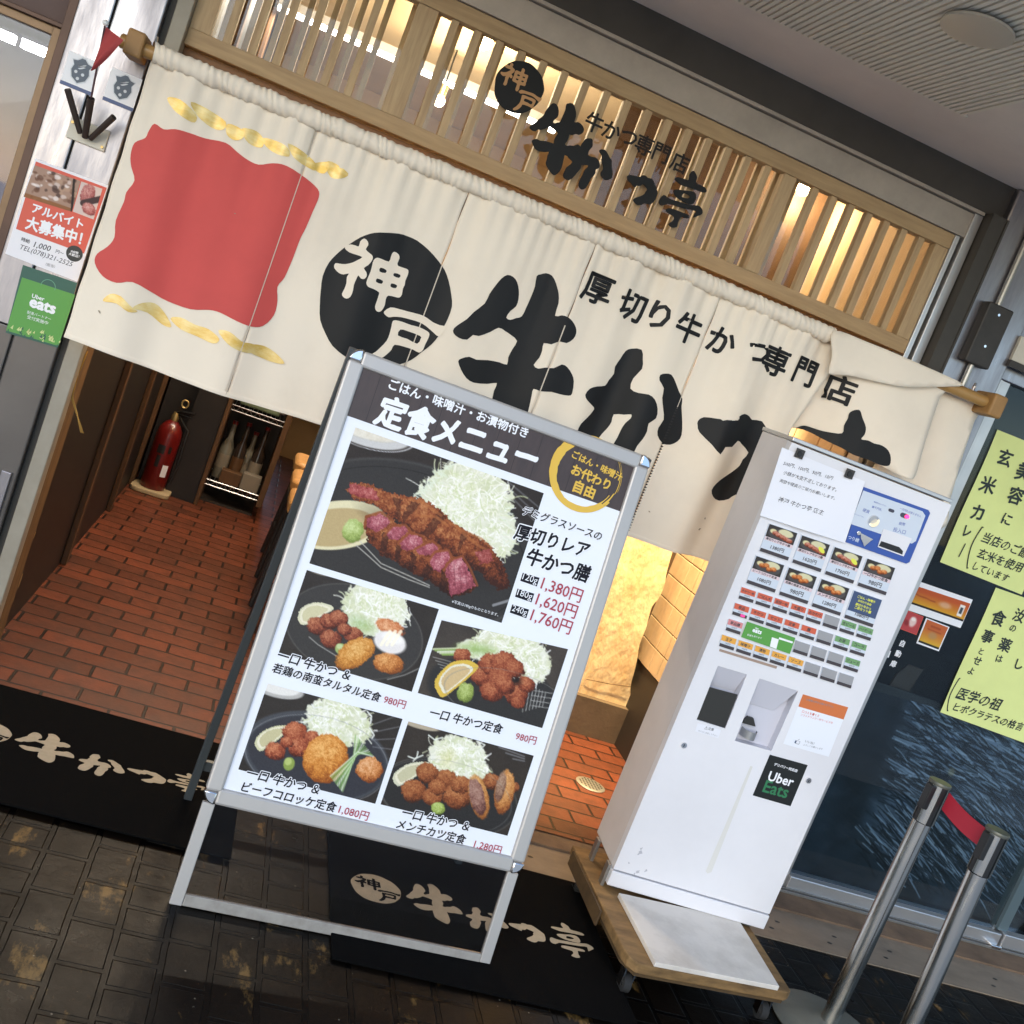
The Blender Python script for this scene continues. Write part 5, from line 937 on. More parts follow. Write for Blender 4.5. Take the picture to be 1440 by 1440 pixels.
for x, y in ((1.40, 2.45), (1.845, 2.475), (1.39, 2.93), (1.85, 2.94)):
    g = Geo(); g.tube([(x - .011, y, .028), (x + .011, y, .028)], .026, 18); w_ = obj('castor', g, 'rubber', dl, smooth='auto'); g = Geo(); g.tube([(x - .0125, y, .028), (x - .0115, y, .028)], .014, 12); g.box(x - .017, x - .0135, y - .012, y + .018, .02, .081); g.box(x + .0135, x + .017, y - .012, y + .018, .02, .081); g.box(x - .024, x + .024, y - .02, y + .022, .076, .0815); obj('fork', g, 'chrome', w_)
g = Geo(); g.box(1.338, 1.344, 2.62, 2.95, .075, .121); obj('side_strip', g, 'platform_edge', dl)
wb = thing('white_panel', (1.63, 2.56, .1245), 'cream white panel lying flat on the front of the wooden dolly', 'panel')
g = Geo(); g.slabq(GROUND, ccw([(1.428, 2.392), (1.829, 2.422), (1.843, 2.748), (1.421, 2.72)]), .1246, .139); obj('board', g, 'white_board', wb, bevel=.002)

# ================================================================== steel column and neighbouring shop window on the left
cl = thing('steel_column', (-.705, 3.42, 0), 'brushed stainless steel column left of the curtain carrying stickers and posters', 'column')
g = Geo(); g.box(-.812, -.7235, 3.31, 3.6, 1.05, 2.60); g.box(-.7185, -.598, 3.31, 3.6, 1.05, 2.60); obj('upper_cladding', g, 'steel', cl, bevel=.004)
g = Geo(); g.box(-.812, -.7235, 3.312, 3.6, .0, 1.0485); g.box(-.7185, -.598, 3.312, 3.6, .0, 1.0485); obj('lower_cladding', g, 'column_low', cl, bevel=.004)
g = Geo(); g.box(-.723, -.719, 3.322, 3.58, 0, 2.60); obj('seam', g, 'beam', cl)
g = Geo(); g.box(-.640, -.612, 3.300, 3.3115, .50, .64); obj('latch_plate', g, 'steel', cl, bevel=.002)
sw = thing('shop_window', (-1.6, 3.4, 0), 'bronze framed window of the neighbouring shop at the left edge', 'window')
g = Geo(); g.box(-4, -.865, 3.36, 3.40, 1.852, 1.875); g.box(-.865, -.838, 3.355, 3.41, 0, 1.875); obj('sash', g, 'bronze_light', sw, bevel=.002)
g = Geo(); g.box(-.8375, -.8135, 3.32, 3.5, 0, 2.6); g.box(-4, -.838, 3.34, 3.42, 1.8755, 1.888); obj('frame', g, 'bronze', sw, bevel=.002)
g = Geo(); g.box(-4, -.838, 3.37, 3.42, 1.8885, 2.6); obj('upper_panel', g, 'upper_panel', sw)
g = Geo(); g.box(-4, -.8655, 3.378, 3.382, .35, 1.8515); obj('pane', g, 'glass', sw)
g = Geo(); g.box(-4, -.8655, 3.36, 3.40, 0, .349); obj('sill_panel', g, 'bronze', sw)
z_n = wall(4.4).uv((50, 74))[1] + .12; g = Geo(); g.box(-4, -.84, 5.2, 5.3, 0, 2.6); g.box(-4, -.84, 3.45, 5.2, z_n, z_n + .1); g.box(-.86, -.84, 3.45, 5.2, 0, 2.2, 1); struct('neighbour_room', g, ('shop_back', 'shop_mid'))
g = Geo(); g.box(-4, -.87, 4.3, 5.0, 0, 1.18); g.box(-4, -.87, 4.25, 4.299, 1.05, 1.22, 1); tag(obj('shop_counter', g, ('shop_brown', 'shop_mid')), 'brown counter inside the neighbouring shop behind its window', 'counter')
NB = wall(4.4); z1_ = NB.uv((50, 74))
for (x0, x1, y, z, lb) in ((NB.uv((28, 66))[0], NB.uv((76, 86))[0], 4.4, z1_[1] + .03, 'white glowing bar for a light strip reflected in the left window, nearer the steel column'), (NB.uv((-60, 30))[0], NB.uv((17, 58))[0], 4.4, z1_[1] + .03, 'white glowing bar for a light strip reflected in the left window, cut by the picture edge')):
    g = Geo(); g.box(x0, x1, y, y + .045, z - .03, z); tag(obj('reflected_strip', g, 'strip_glow'), lb, 'lamp', 'glowing bars for strips reflected in the left window')  # glowing bars stand in for light strips reflected in the window
# crest stickers, flag holder, pennant
for (cx_, cz, lb) in ((-.756, 1.786, 'grey shield sticker with blue foot on the steel column, nearer the shop window'), (-.640, 1.789, 'grey shield sticker with blue foot on the steel column, beside the curtain rod')):
    t = thing('shield_sticker', (cx_, 3.309, cz - .05), lb, 'sticker', 'shield stickers on the column'); P = Plane((cx_, 3.3085, cz), (1, 0, 0), (0, 0, 1))
    g = Geo(); g.slabq(P, [(-.042, -.052), (.042, -.052), (.042, .040), (-.042, .040)], 0, .0006); obj('backing', g, 'sticker_white', t)
    g = Geo(); g.quad(P, [(-.042, -.052), (.042, -.052), (.042, -.042), (-.042, -.042)], .001); obj('foot_band', g, 'sticker_blue', t)
    sh = [(0, -.034), (.018, -.022), (.024, -.004), (.020, .010), (.026, .022), (.014, .024), (.004, .033), (-.004, .033), (-.014, .024), (-.026, .022), (-.020, .010), (-.024, -.004), (-.018, -.022)]
    g = Geo(); g.quad(P, [(x * 1.12, y * 1.12) for x, y in sh], .0010, 1); g.quad(P, sh, .0013); obj('shield', g, ('shield', 'shield_light'), t)
    g = Geo(); g.quad(P, [(-.011, .010), (-.007, .010), (.004, .018), (.011, .020), (.008, .016), (-.002, .011)], .0016); g.quad(P, [(-.009, .004), (.004, .012), (.011, .013), (.002, .006), (-.004, .003)], .0016)
    for px, py in ((-.011, -.006), (.008, -.008), (-.002, -.022)): g.add([P.pt(px + .0045 * math.cos(a), py + .0045 * math.sin(a), .0016) for a in np.linspace(0, 6.28, 9)[:-1]], [tuple(range(8))])
    obj('crest_marks', g, 'shield_light', t)
fh = thing('flag_holder', (-.69, 3.30, 1.60), 'cream plate with three brown flag tubes screwed to the steel column', 'flag holder')
g = Geo(); g.box(-.742, -.636, 3.300, 3.3095, 1.604, 1.664); obj('plate', g, 'plate_white', fh, bevel=.002)
for x, z in ((-.735, 1.649), (-.644, 1.615)):
    g = Geo(); g.tube([(x, 3.3, z), (x, 3.297, z)], .004, 10); obj('screw', g, 'brass', fh)
for a_, b_, r_ in (((-.705, 3.285, 1.628), (-.757, 3.235, 1.722), .0085), ((-.690, 3.282, 1.622), (-.690, 3.215, 1.722), .0095), ((-.676, 3.285, 1.624), (-.626, 3.235, 1.700), .0085)):
    g = Geo(); g.tube([a_, tuple(np.array(a_) * .5 + np.array(b_) * .5), b_], [r_ * .9, r_, r_ * 1.05], 14); g.tube([tuple(np.array(b_) * .93 + np.array(a_) * .07), b_], r_ * .75, 10, 1); obj('tube', g, ('flag_tube', 'black'), fh, smooth='auto')
pf = thing('pennant_flag', (-.690, 3.22, 1.722), 'small dark red pennant on a thin pole with a white knob in the middle tube', 'flag')
pa, pb_ = np.array((-.690, 3.213, 1.725)), np.array((-.690, 3.12, 1.905))
g = Geo(); g.tube([tuple(pa), tuple(pb_)], .0028, 8); obj('pole', g, 'pole', pf)
g = Geo(); g.lathe(pb_[0], pb_[1], [(.002, pb_[2] - .006), (.0075, pb_[2] - .001), (.0078, pb_[2] + .004), (.002, pb_[2] + .010)], 14); obj('finial', g, 'finial', pf, smooth=True)
g = Geo(); V = []
for j in range(15):
    s_ = j / 14; z = pb_[2] - .006 - .118 * s_; wd = .050 * max(0, 1 - s_) ** .8 + .001
    for i in range(7): V.append((pb_[0] + .004 + wd * i / 6 - .004 * s_, pb_[1] + .010 * math.sin(5 * i / 6 + 3 * s_) * (1 - .5 * s_), z - .016 * (i / 6) * (1 - s_)))
g.add(V, [(j * 7 + i, j * 7 + i + 1, (j + 1) * 7 + i + 1, (j + 1) * 7 + i) for j in range(14) for i in range(6)]); obj('cloth', g, 'pennant', pf, smooth=True)
# recruiting poster and delivery poster on the column
LP = wall(3.3075); o6 = ((0, 200), 4.8)
t = thing('recruiting_poster', (-.70, 3.3075, 1.24), 'white and red recruiting poster with two photographs taped to the steel column', 'poster')
g = Geo(); g.slabq(LP, ccw(loft_uv(LP, cr([(237, 108), (732, 292), (522, 942), (35, 752)], *o6))), 0, .0008); obj('paper', g, 'poster_paper', t)
g = Geo(); g.quad(LP, ccw(loft_uv(LP, cr([(243, 130), (722, 308), (568, 752), (108, 585)], *o6))), .0012); obj('red_field', g, 'poster_red', t)
a = Art((230, 150), (545, 260), (480, 470), (160, 370), 60, 44, '#a98a78')
for k in range(70):
    x, y = 190 + 330 * RNG.random(), 200 + 210 * RNG.random(); a.ell(x, y, 10 + 25 * RNG.random(), 8 + 14 * RNG.random(), ['#d8c8c0', '#6b4a3a', '#8a6a58', '#b89880', '#efe6e2', '#54403a'][k % 6], 20, 6, .8)
a.line([(170, 360), (300, 400), (470, 460)], 16, '#8c5a34', .8); a.line([(500, 250), (480, 470)], 8, '#2e2624'); pg, ac = a.sheet(LP, [cr(p, *o6) for p in ((235, 155), (545, 262), (485, 470), (160, 368))], .0016); obj('photo', pg, 'photo_matt', t, colors=ac)
a = Art((545, 265), (690, 315), (630, 520), (490, 470), 36, 44, '#d6c4bc'); a.fried(590, 350, 50, 75, 20, '#7c3a3a', '#b06a66', '#d8a8a0', 8); a.line([(560, 410), (690, 380)], 22, '#4c3a3a'); a.fried(600, 450, 55, 40, 40, '#7c3a3a', '#b86c66', '#d8a8a0', 8); pg, ac = a.sheet(LP, [cr(p, *o6) for p in ((550, 265), (692, 315), (632, 522), (492, 468))], .0016); obj('photo', pg, 'photo_matt', t, colors=ac)
g = Geo(); put_text(g, 'アルバイト', LP, cr((222, 440), *o6), cr((562, 556), *o6), .0020, .035); put_text(g, '大募集中！', LP, cr((180, 540), *o6), cr((552, 652), *o6), .0020, .035, 1.15); obj('white_lettering', g, 'white_ink', t)
g = Geo(); put_text(g, '時給', LP, cr((146, 652), *o6), cr((203, 672), *o6), .0012, .02); put_text(g, '1,000', LP, cr((232, 692), *o6), cr((342, 722), *o6), .0012, .01, slant=.2); put_text(g, '円〜', LP, cr((378, 735), *o6), cr((430, 752), *o6), .0012, .01); put_text(g, 'TEL(078)321-2525', LP, cr((132, 708), *o6), cr((488, 830), *o6), .0012, .0, slant=.2); put_text(g, '（担当）', LP, cr((310, 822), *o6), cr((372, 840), *o6), .0012, 0); obj('lettering', g, 'pen', t)
c = LP.uv(cr((503, 752), *o6)); g = Geo(); g.add([LP.pt(c[0] + .0225 * math.cos(a), c[1] + .0225 * math.sin(a), .0016) for a in np.linspace(0, 6.28, 29)[:-1]], [tuple(range(28))]); bd = obj('black_badge', g, 'sticker_black', t)
g = Geo(); put_text(g, '未経験', LP, cr((478, 735), *o6), cr((530, 748), *o6), .0020, .02); put_text(g, '大歓迎！', LP, cr((466, 752), *o6), cr((536, 772), *o6), .0020, .02); obj('badge_lettering', g, 'white_ink', bd)
t = thing('delivery_poster', (-.67, 3.3075, 1.03), 'green delivery poster with a paper bag design under the recruiting poster', 'poster')
g = Geo(); g.slabq(LP, ccw(loft_uv(LP, cr([(155, 828), (522, 950), (390, 1388), (38, 1285)], *o6))), 0, .0006); obj('paper', g, 'eats_dark', t)
g = Geo(); g.quad(LP, ccw(loft_uv(LP, cr([(150, 912), (508, 1030), (395, 1375), (42, 1270)], *o6))), .0010); obj('green_field', g, 'eats_green', t)
g = Geo(); put_text(g, 'Uber', LP, cr((218, 1035), *o6), cr((300, 1060), *o6), .0014, .02); put_text(g, 'eats', LP, cr((205, 1078), *o6), cr((372, 1132), *o6), .0014, .045); put_text(g, '配達パートナー', LP, cr((185, 1145), *o6), cr((345, 1195), *o6), .0014, 0); put_text(g, '受付実施中', LP, cr((185, 1178), *o6), cr((325, 1222), *o6), .0014, 0); obj('lettering', g, 'white_ink', t)
c = LP.uv(cr((327, 970), *o6)); g = Geo(); V = []
for k in range(13):
    a = math.radians(-10 + 200 * k / 12); V += [LP.pt(c[0] + r_ * math.cos(a), c[1] + r_ * math.sin(a) - .002, .0016) for r_ in (.0185, .0205)]
g.add(V, [(2 * k, 2 * k + 1, 2 * k + 3, 2 * k + 2) for k in range(12)]); obj('bag_handle', g, mat('handle_green', (.12, .33, .2), .5), t)
g = Geo(); R9 = np.random.default_rng(5)
for k in range(34):
    s_ = R9.random(); x, y = 45 + 350 * s_, 1225 + 115 * s_ + 45 * R9.random() - 20 * (k % 3 == 0); d = 12 + 12 * R9.random(); q = cr([(x, y), (x + d, y - d * .9), (x + d * .7, y + d * .5)], *o6); g.quad(LP, ccw(loft_uv(LP, q)), .0014 + .0001 * (k % 5), k % 3)
obj('confetti', g, ('lime', 'eats_dark', 'lime'), t)

# ================================================================== steel column, device and sliding window on the right
cl = thing('steel_column', (2.18, 3.4, 0), 'bright stainless steel column right of the door carrying a dark junction box', 'column')
g = Geo(); g.box(2.064, 2.295, 3.305, 3.6, 0, 2.60); obj('cladding', g, 'steel', cl, bevel=.006)
g = Geo(); g.box(2.062, 2.070, 3.296, 3.3045, 0, 2.49); obj('edge_trim', g, 'beam', cl)
dv = thing('junction_box', (2.153, 3.29, 2.02), 'dark brown junction box with two screws on the right steel column', 'junction box')
g = Geo(); g.box(2.104, 2.203, 3.262, 3.3045, 2.018, 2.226); obj('cover', g, 'device', dv, bevel=.005)
for z in (2.195, 2.085):
    g = Geo(); g.tube([(2.152, 3.262, z), (2.152, 3.259, z)], .0045, 10); obj('screw', g, 'chrome', dv)
g = Geo(); g.tube([(2.153, 3.29, 2.2265), (2.153, 3.29, 2.60)], .010, 10); g.tube([(2.153, 3.29, 2.0175), (2.153, 3.29, 1.2)], .010, 10); obj('conduit', g, 'conduit', dv, smooth='auto')
pb2 = thing('switch_plate', (2.335, 3.30, 2.06), 'white switch plate with a dark lower band at the right edge', 'switch plate')
g = Geo(); g.box(2.285, 2.42, 3.288, 3.3045, 2.085, 2.17); obj('plate', g, 'plate_white', pb2, bevel=.002); g = Geo(); g.box(2.283, 2.42, 3.286, 3.3045, 2.062, 2.0845); obj('band', g, 'device', pb2)
win = thing('sliding_window', (3.4, 3.37, 0), 'dark glass sliding shop window with aluminium rails right of the ticket machine', 'window')
g = Geo(); g.box(2.297, 2.322, 3.335, 3.40, .012, 2.02); g.box(2.326, 2.362, 3.345, 3.40, .012, 2.02); obj('jamb', g, 'alu', win, bevel=.002)
g = Geo(); g.box(2.297, 6.5, 3.335, 3.40, 2.021, 2.60); obj('head', g, 'steel', win, bevel=.003)
g = Geo(); g.box(2.3625, 3.345, 3.332, 3.40, .013, .068); g.box(3.352, 6.5, 3.325, 3.40, .013, .075); obj('bottom_rail', g, 'alu', win, bevel=.004)
g = Geo(); g.box(2.297, 6.5, 3.322, 3.331, .0125, .022); g.box(2.297, 6.5, 3.300, 3.308, .0125, .020); obj('track', g, 'steel_dirty', win)
g = Geo(); g.box(3.29, 3.34, 3.30, 3.331, .014, .030); obj('stop', g, 'chrome', win, bevel=.003)
g = Geo(); g.box(3.33, 3.375, 3.35, 3.40, .0755, 2.02); obj('stile', g, mat('stile_glass', '#6d7f86', .3, .5), win)
g = Geo(); g.box(2.3625, 3.3295, 3.366, 3.370, .0685, 2.02); g.box(3.3755, 6.5, 3.366, 3.370, .0755, 2.02); obj('pane', g, 'glass_dark', win)
g = Geo(); g.box(2.30, 6.5, 3.70, 3.75, 0, 2.6); g.box(2.30, 6.5, 3.43, 3.70, -.01, .0115); g.box(2.29, 2.30, 3.43, 3.75, 0, 2.6); g.box(2.30, 6.5, 3.43, 3.7, 2.5, 2.6); struct('window_room', g, 'window_back')
BP = wall(3.40)                                                  # paving's reflection in the window, painted as streaks on a backing panel
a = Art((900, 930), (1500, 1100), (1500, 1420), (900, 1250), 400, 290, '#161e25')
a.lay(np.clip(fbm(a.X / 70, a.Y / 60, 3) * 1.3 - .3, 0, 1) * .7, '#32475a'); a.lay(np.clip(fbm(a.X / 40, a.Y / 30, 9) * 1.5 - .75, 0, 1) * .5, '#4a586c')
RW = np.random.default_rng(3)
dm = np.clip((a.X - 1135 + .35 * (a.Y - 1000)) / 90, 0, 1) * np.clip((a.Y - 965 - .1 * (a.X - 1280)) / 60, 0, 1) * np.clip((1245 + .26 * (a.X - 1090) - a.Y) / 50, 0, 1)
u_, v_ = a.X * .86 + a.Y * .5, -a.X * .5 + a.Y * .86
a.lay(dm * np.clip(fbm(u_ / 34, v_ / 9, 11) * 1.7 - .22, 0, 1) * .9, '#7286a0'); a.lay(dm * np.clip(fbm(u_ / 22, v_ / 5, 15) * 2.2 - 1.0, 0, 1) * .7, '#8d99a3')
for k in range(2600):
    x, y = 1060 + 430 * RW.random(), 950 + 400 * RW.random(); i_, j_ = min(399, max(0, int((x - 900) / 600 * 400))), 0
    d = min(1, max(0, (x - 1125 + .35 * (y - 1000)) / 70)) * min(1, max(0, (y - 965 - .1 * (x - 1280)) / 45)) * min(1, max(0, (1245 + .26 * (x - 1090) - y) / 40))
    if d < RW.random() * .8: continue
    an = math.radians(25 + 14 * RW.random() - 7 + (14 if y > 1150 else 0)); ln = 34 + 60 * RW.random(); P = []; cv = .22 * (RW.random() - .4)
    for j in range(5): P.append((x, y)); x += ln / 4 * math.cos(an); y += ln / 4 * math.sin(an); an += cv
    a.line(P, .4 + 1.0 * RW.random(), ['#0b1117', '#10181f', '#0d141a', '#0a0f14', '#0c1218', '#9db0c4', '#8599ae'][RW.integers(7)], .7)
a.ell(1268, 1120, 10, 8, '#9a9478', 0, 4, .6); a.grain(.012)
sc_ = thing('painted_reflection', (2.9, 3.41, .07), 'dark blue panel with pale strokes painted as the paving reflected in the window glass', 'painted reflection')
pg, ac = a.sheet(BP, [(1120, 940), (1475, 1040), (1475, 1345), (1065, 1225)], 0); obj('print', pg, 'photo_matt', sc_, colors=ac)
g = Geo(); zz = [p[2] for p in pg.v]; xx = [p[0] for p in pg.v]; g.box(min(xx), max(xx), 3.4015, 3.41, .05, max(zz)); obj('panel', g, 'window_back', sc_)  # added backing for the painted reflection
g = Geo(); P = wall(3.43); g.slabq(P, ccw(loft_uv(P, [(1262, 948), (1278, 934), (1298, 942), (1150, 1175), (1120, 1160)])), -.01, 0); tag(obj('diagonal_reflection', g, 'reflection_brown'), 'brown strip painted as a diagonal reflection in the dark window behind the ticket machine', 'board')  # brown diagonal reflection in the glass, painted as a flat strip
# papers on the window
o7 = ((1240, 580), 6); o8 = ((1240, 800), 5.54); WP = wall(3.3655)
def ypaper(px, label):
    t = thing('yellow_notice', (2.6, 3.36, WP.uv(px[2])[1]), label, 'notice', 'handwritten notices on the window'); q = [np.array(WP.uv(p)) for p in px]; g = Geo(); V = []; n_ = 16
    for j in range(n_ + 1):
        for i in range(n_ + 1):
            u, v_ = i / n_, j / n_; p = (1 - v_) * ((1 - u) * q[0] + u * q[1]) + v_ * ((1 - u) * q[3] + u * q[2]); p = p + np.array((.002 * math.sin(7 * v_ + u * 2), 0)); V.append(WP.pt(p[0], p[1], .0012 + .0022 * abs(math.sin(4.2 * u + 2 * v_ + px[0][1]))))
    g.add(V, [(j * (n_ + 1) + i, (j + 1) * (n_ + 1) + i, (j + 1) * (n_ + 1) + i + 1, j * (n_ + 1) + i + 1) for j in range(n_) for i in range(n_)]); obj('paper', g, 'yellow_paper', t, smooth=True); return t
t = ypaper([(1402, 604), (1516, 650), (1436, 836), (1321, 790)], 'yellow handwritten notice about brown rice curry, the upper one on the window')
g = Geo()
for ch, x, y, s_, sx in (('玄', 1035, 380, 150, 1), ('米', 890, 610, 155, 1), ('カ', 805, 840, 150, 1), ('レ', 718, 1000, 120, .8), ('｜', 672, 1160, 120, 1), ('美', 1195, 500, 160, 1), ('容', 1125, 700, 155, 1), ('に', 1050, 900, 115, 1)): obj('brush_character', put_glyph(Geo(), ch, WP, cr((x, y), *o7), s_ / 6 * .00255, .0045, .026, sx=sx, rot=.10 * math.sin(x * 7.3) + .05), 'marker', t)
for s_, a_, b_ in (('当店のご飯', (852, 1045), (1235, 1195)), ('玄米を使用', (808, 1180), (1180, 1310)), ('しています', (770, 1288), (1062, 1402))): put_text(g, s_, WP, cr(a_, *o7), cr(b_, *o7), .0045, .016, slant=.18, wob=.02)
c0 = [WP.uv(cr(p, *o7)) for p in ((850, 968), (770, 1080), (728, 1200), (722, 1308))]; g.tube([WP.pt(*c, .0045) for c in smooth_loop(c0, 4)[:13]], .0022, 6); obj('small_lettering', g, 'marker', t)
t = ypaper([(1400, 826), (1530, 872), (1472, 1056), (1321, 1001)], 'yellow handwritten notice with a saying about food, the lower one on the window')
g = Geo()
for ch, x, y, s_ in (('汝', 1068, 362, 115), ('の', 1015, 460, 70), ('薬', 955, 590, 120), ('は', 910, 697, 70), ('食', 905, 382, 135), ('事', 820, 525, 115), ('と', 770, 640, 62), ('せ', 740, 712, 82), ('よ', 690, 792, 70), ('し', 1065, 740, 100)): obj('brush_character', put_glyph(Geo(), ch, WP, cr((x, y), *o8), s_ / 5.54 * .00255, .0045, .026, rot=.10 * math.sin(x * 7.3) + .05), 'marker', t)
for s_, a_, b_ in (('医学の祖', (590, 960), (925, 1060)), ('ヒポクラテスの格言', (560, 1068), (1098, 1232))): put_text(g, s_, WP, cr(a_, *o8), cr(b_, *o8), .0045, .016, slant=.18, wob=.02)
c0 = [WP.uv(cr(p, *o8)) for p in ((605, 850), (545, 940), (515, 1020), (512, 1100))]; g.tube([WP.pt(*c, .0045) for c in smooth_loop(c0, 4)[:13]], .0022, 6); obj('small_lettering', g, 'marker', t)
def sticker(name, label, cat, px, m): 
    u = np.mean([WP.uv(p) for p in px], 0); t = thing(name, WP.pt(*u, 0), label, cat); g = Geo(); g.slabq(WP, ccw(loft_uv(WP, px)), .0002, .001); obj('backing', g, m, t); return t
t = sticker('long_sticker', 'long orange and yellow payment sticker with white borders on the dark window', 'sticker', cr([(255, 85), (708, 240), (612, 460), (165, 308)], *o8), 'sticker_white')
a = Art((0, 0), (1, 0), (1, 1), (0, 1), 60, 24, '#b5552e'); a.lay(np.clip(a.Y * 1.5 - .3, 0, 1), '#cf9a30'); a.lay((a.Y > .9), '#2a2320'); a.ell(.62, .5, .14, .22, '#d8c8c0', 0, .08, .5); a.line([(.08, .42), (.42, .5)], .04, '#8a3d22', .6); a.lay((abs(a.X - .9) < .045) * (abs(a.Y - .5) < .3), '#e9e4dc'); a.lay((abs(a.X - .9) < .025) * (abs(a.Y - .5) < .16), '#3c4650')
pg, ac = a.sheet(WP, [cr(p, *o8) for p in ((238, 122), (690, 270), (630, 410), (188, 258))], .0014); obj('print', pg, 'photo_matt', t, colors=ac)
t = sticker('pink_sticker', 'small square red sticker with a white patch under the long payment sticker', 'sticker', cr([(165, 308), (325, 372), (268, 515), (130, 462)], *o8), 'poster_red')
a = Art((0, 0), (1, 0), (1, 1), (0, 1), 24, 24, '#b5484c'); a.ell(.6, .45, .22, .34, '#e0c4c0', 10, .08); a.ell(.3, .6, .2, .2, '#7f2c30', 0, .1, .7); a.ell(.6, .3, .14, .12, '#efe2de'); pg, ac = a.sheet(WP, [cr(p, *o8) for p in ((168, 314), (320, 374), (266, 508), (136, 460))], .0014); obj('print', pg, 'photo_matt', t, colors=ac)
t = sticker('orange_sticker', 'square orange and yellow sticker with a white border right of the small red one', 'sticker', cr([(345, 380), (527, 452), (443, 642), (268, 578)], *o8), 'sticker_white')
a = Art((0, 0), (1, 0), (1, 1), (0, 1), 30, 30, '#bb6238'); a.lay(np.clip(a.Y * 1.4 - .4, 0, 1), '#d6b23a'); a.ell(.5, .55, .26, .2, '#a98a64', 0, .1, .7); a.line([(.3, .2), (.7, .2)], .04, '#8a3d22', .6); a.line([(.2, .35), (.8, .36)], .03, '#8a3d22', .5); a.lay(a.Y > .93, '#30302a'); pg, ac = a.sheet(WP, [cr(p, *o8) for p in ((352, 392), (516, 456), (440, 628), (282, 568))], .0014); obj('print', pg, 'photo_matt', t, colors=ac)
t = thing('door_lettering', WP.pt(*WP.uv((1263, 919)), 0), 'white vertical letters for automatic door on the dark glass', 'lettering'); g = Geo()
for ch, p in zip('自動扉', ((160, 580), (127, 660), (90, 738))): put_glyph(g, ch, WP, cr(p, *o8), .026, .001, .03)
g.quad(WP, ccw(loft_uv(WP, cr([(20, 620), (72, 640), (52, 692), (-4, 672)], *o8))), .001); obj('characters', g, 'white_ink', t)

# ================================================================== belt posts
def post(x, y, h, dx, label, belt_to=None):
    t = thing('belt_post', (x, y, 0), label, 'belt post', 'belt posts in front of the window'); r = .0268
    g = Geo(); g.lathe(x, y, [(.165, .001), (.168, .006), (.150, .014), (.05, .022), (.035, .030)], 40); obj('base', g, 'stanchion_base', t, smooth='auto')
    g = Geo(); g.tube([(x, y, .026), (x + dx, y, h - .128)], r, 28); obj('pole', g, 'pole_steel', t, smooth='auto')
    g = Geo(); hx = x + dx
    for k in range(4):                                            # steel quarter shells with black slots between
        a0 = math.radians(45 + 90 * k - 26); V = []
        for j in range(9):
            a = a0 + math.radians(52) * j / 8; V += [(hx + .0308 * math.cos(a), y + .0308 * math.sin(a), z) for z in (h - .125, h - .004)]
        g.add(V, [(2 * j, 2 * j + 2, 2 * j + 3, 2 * j + 1) for j in range(8)])
    obj('head_shell', g, 'pole_steel', t, smooth='auto')
    g = Geo(); g.tube([(hx, y, h - .1255), (hx, y, h - .002)], .0288, 24); hd = obj('head_core', g, 'black', t, smooth='auto')
    g = Geo(); g.lathe(hx, y, [(.0310, h - .010), (.0318, h - .003), (.0305, h), (.001, h + .0005)], 28); obj('cap', g, mat('cap_dark', (.12, .12, .10), .4, .6), t, smooth='auto')
    for a in (math.radians(200), math.radians(20)):
        g = Geo(); cx_, cy_ = hx + .034 * math.cos(a), y + .034 * math.sin(a); g.box(cx_ - .009, cx_ + .009, cy_ - .014, cy_ + .014, h - .085, h - .012); obj('belt_clip', g, 'black', t, bevel=.003)
    return hx
hx1 = post(2.088, 2.50, .815, 0, 'steel belt post farther back, nearer the ticket machine, with a red belt leaving it')
hx2 = post(2.145, 2.27, .800, -.025, 'steel belt post in front, nearest the right corner')
g = Geo(); V = []; n_ = 12; pA, pB = np.array((hx1 + .012, 2.50 - .034, .775)), np.array((hx2 - .004, 2.27 + .036, .757))
for j in range(n_ + 1):
    p = pA + (pB - pA) * j / n_; sag = -.006 * math.sin(math.pi * j / n_)
    V += [(p[0] + o_, p[1], p[2] + sag + d) for o_ in (0, .0015) for d in (-.026, .026)]
g.add(V, [(4 * j, 4 * j + 1, 4 * j + 5, 4 * j + 4) for j in range(n_)] + [(4 * j + 2, 4 * j + 6, 4 * j + 7, 4 * j + 3) for j in range(n_)])
tag(obj('red_belt', g, 'belt'), 'short red belt stretched between the two steel posts', 'belt')

# ================================================================== inside the shop
t = thing('fire_extinguisher', (-.435, 6.30, .03), 'red fire extinguisher standing by the dark wall inside the shop', 'fire extinguisher'); x, y = -.432, 6.25
g = Geo(); g.lathe(x, y, [(.066, .045), (.070, .055), (.070, .36), (.064, .40), (.042, .435), (.022, .45)], 28); bd = obj('cylinder', g, 'ext_red', t, smooth='auto')
g = Geo(); P = Plane((x, y, 0), (1, 0, 0), (0, 0, 1))
for k, (a0, z0, z1, w_) in enumerate(((-100, .26, .31, .3), (-100, .18, .25, .16), (-55, .13, .20, .25), (-60, .27, .31, .12))):
    V = []
    for j in range(7):
        a = math.radians(a0) + w_ * (j / 6 - .5) * 2; V += [(x + .0708 * math.cos(a), y + .0708 * math.sin(a), z) for z in (z0, z1)]
    g.add(V, [(2 * j, 2 * j + 2, 2 * j + 3, 2 * j + 1) for j in range(6)], 0 if k != 2 else 1)
obj('label', g, ('sticker_black', 'paper'), bd)
g = Geo(); put_text(g, '消火器', Plane((x, y - .0722, 0), (1, 0, 0), (0, 0, 1)), (211, 615), (219, 619), 0, .02) if 0 else None
g = Geo(); g.lathe(x, y, [(.020, .4505), (.022, .475), (.014, .50)], 14); obj('valve', g, 'brass', t, smooth='auto')
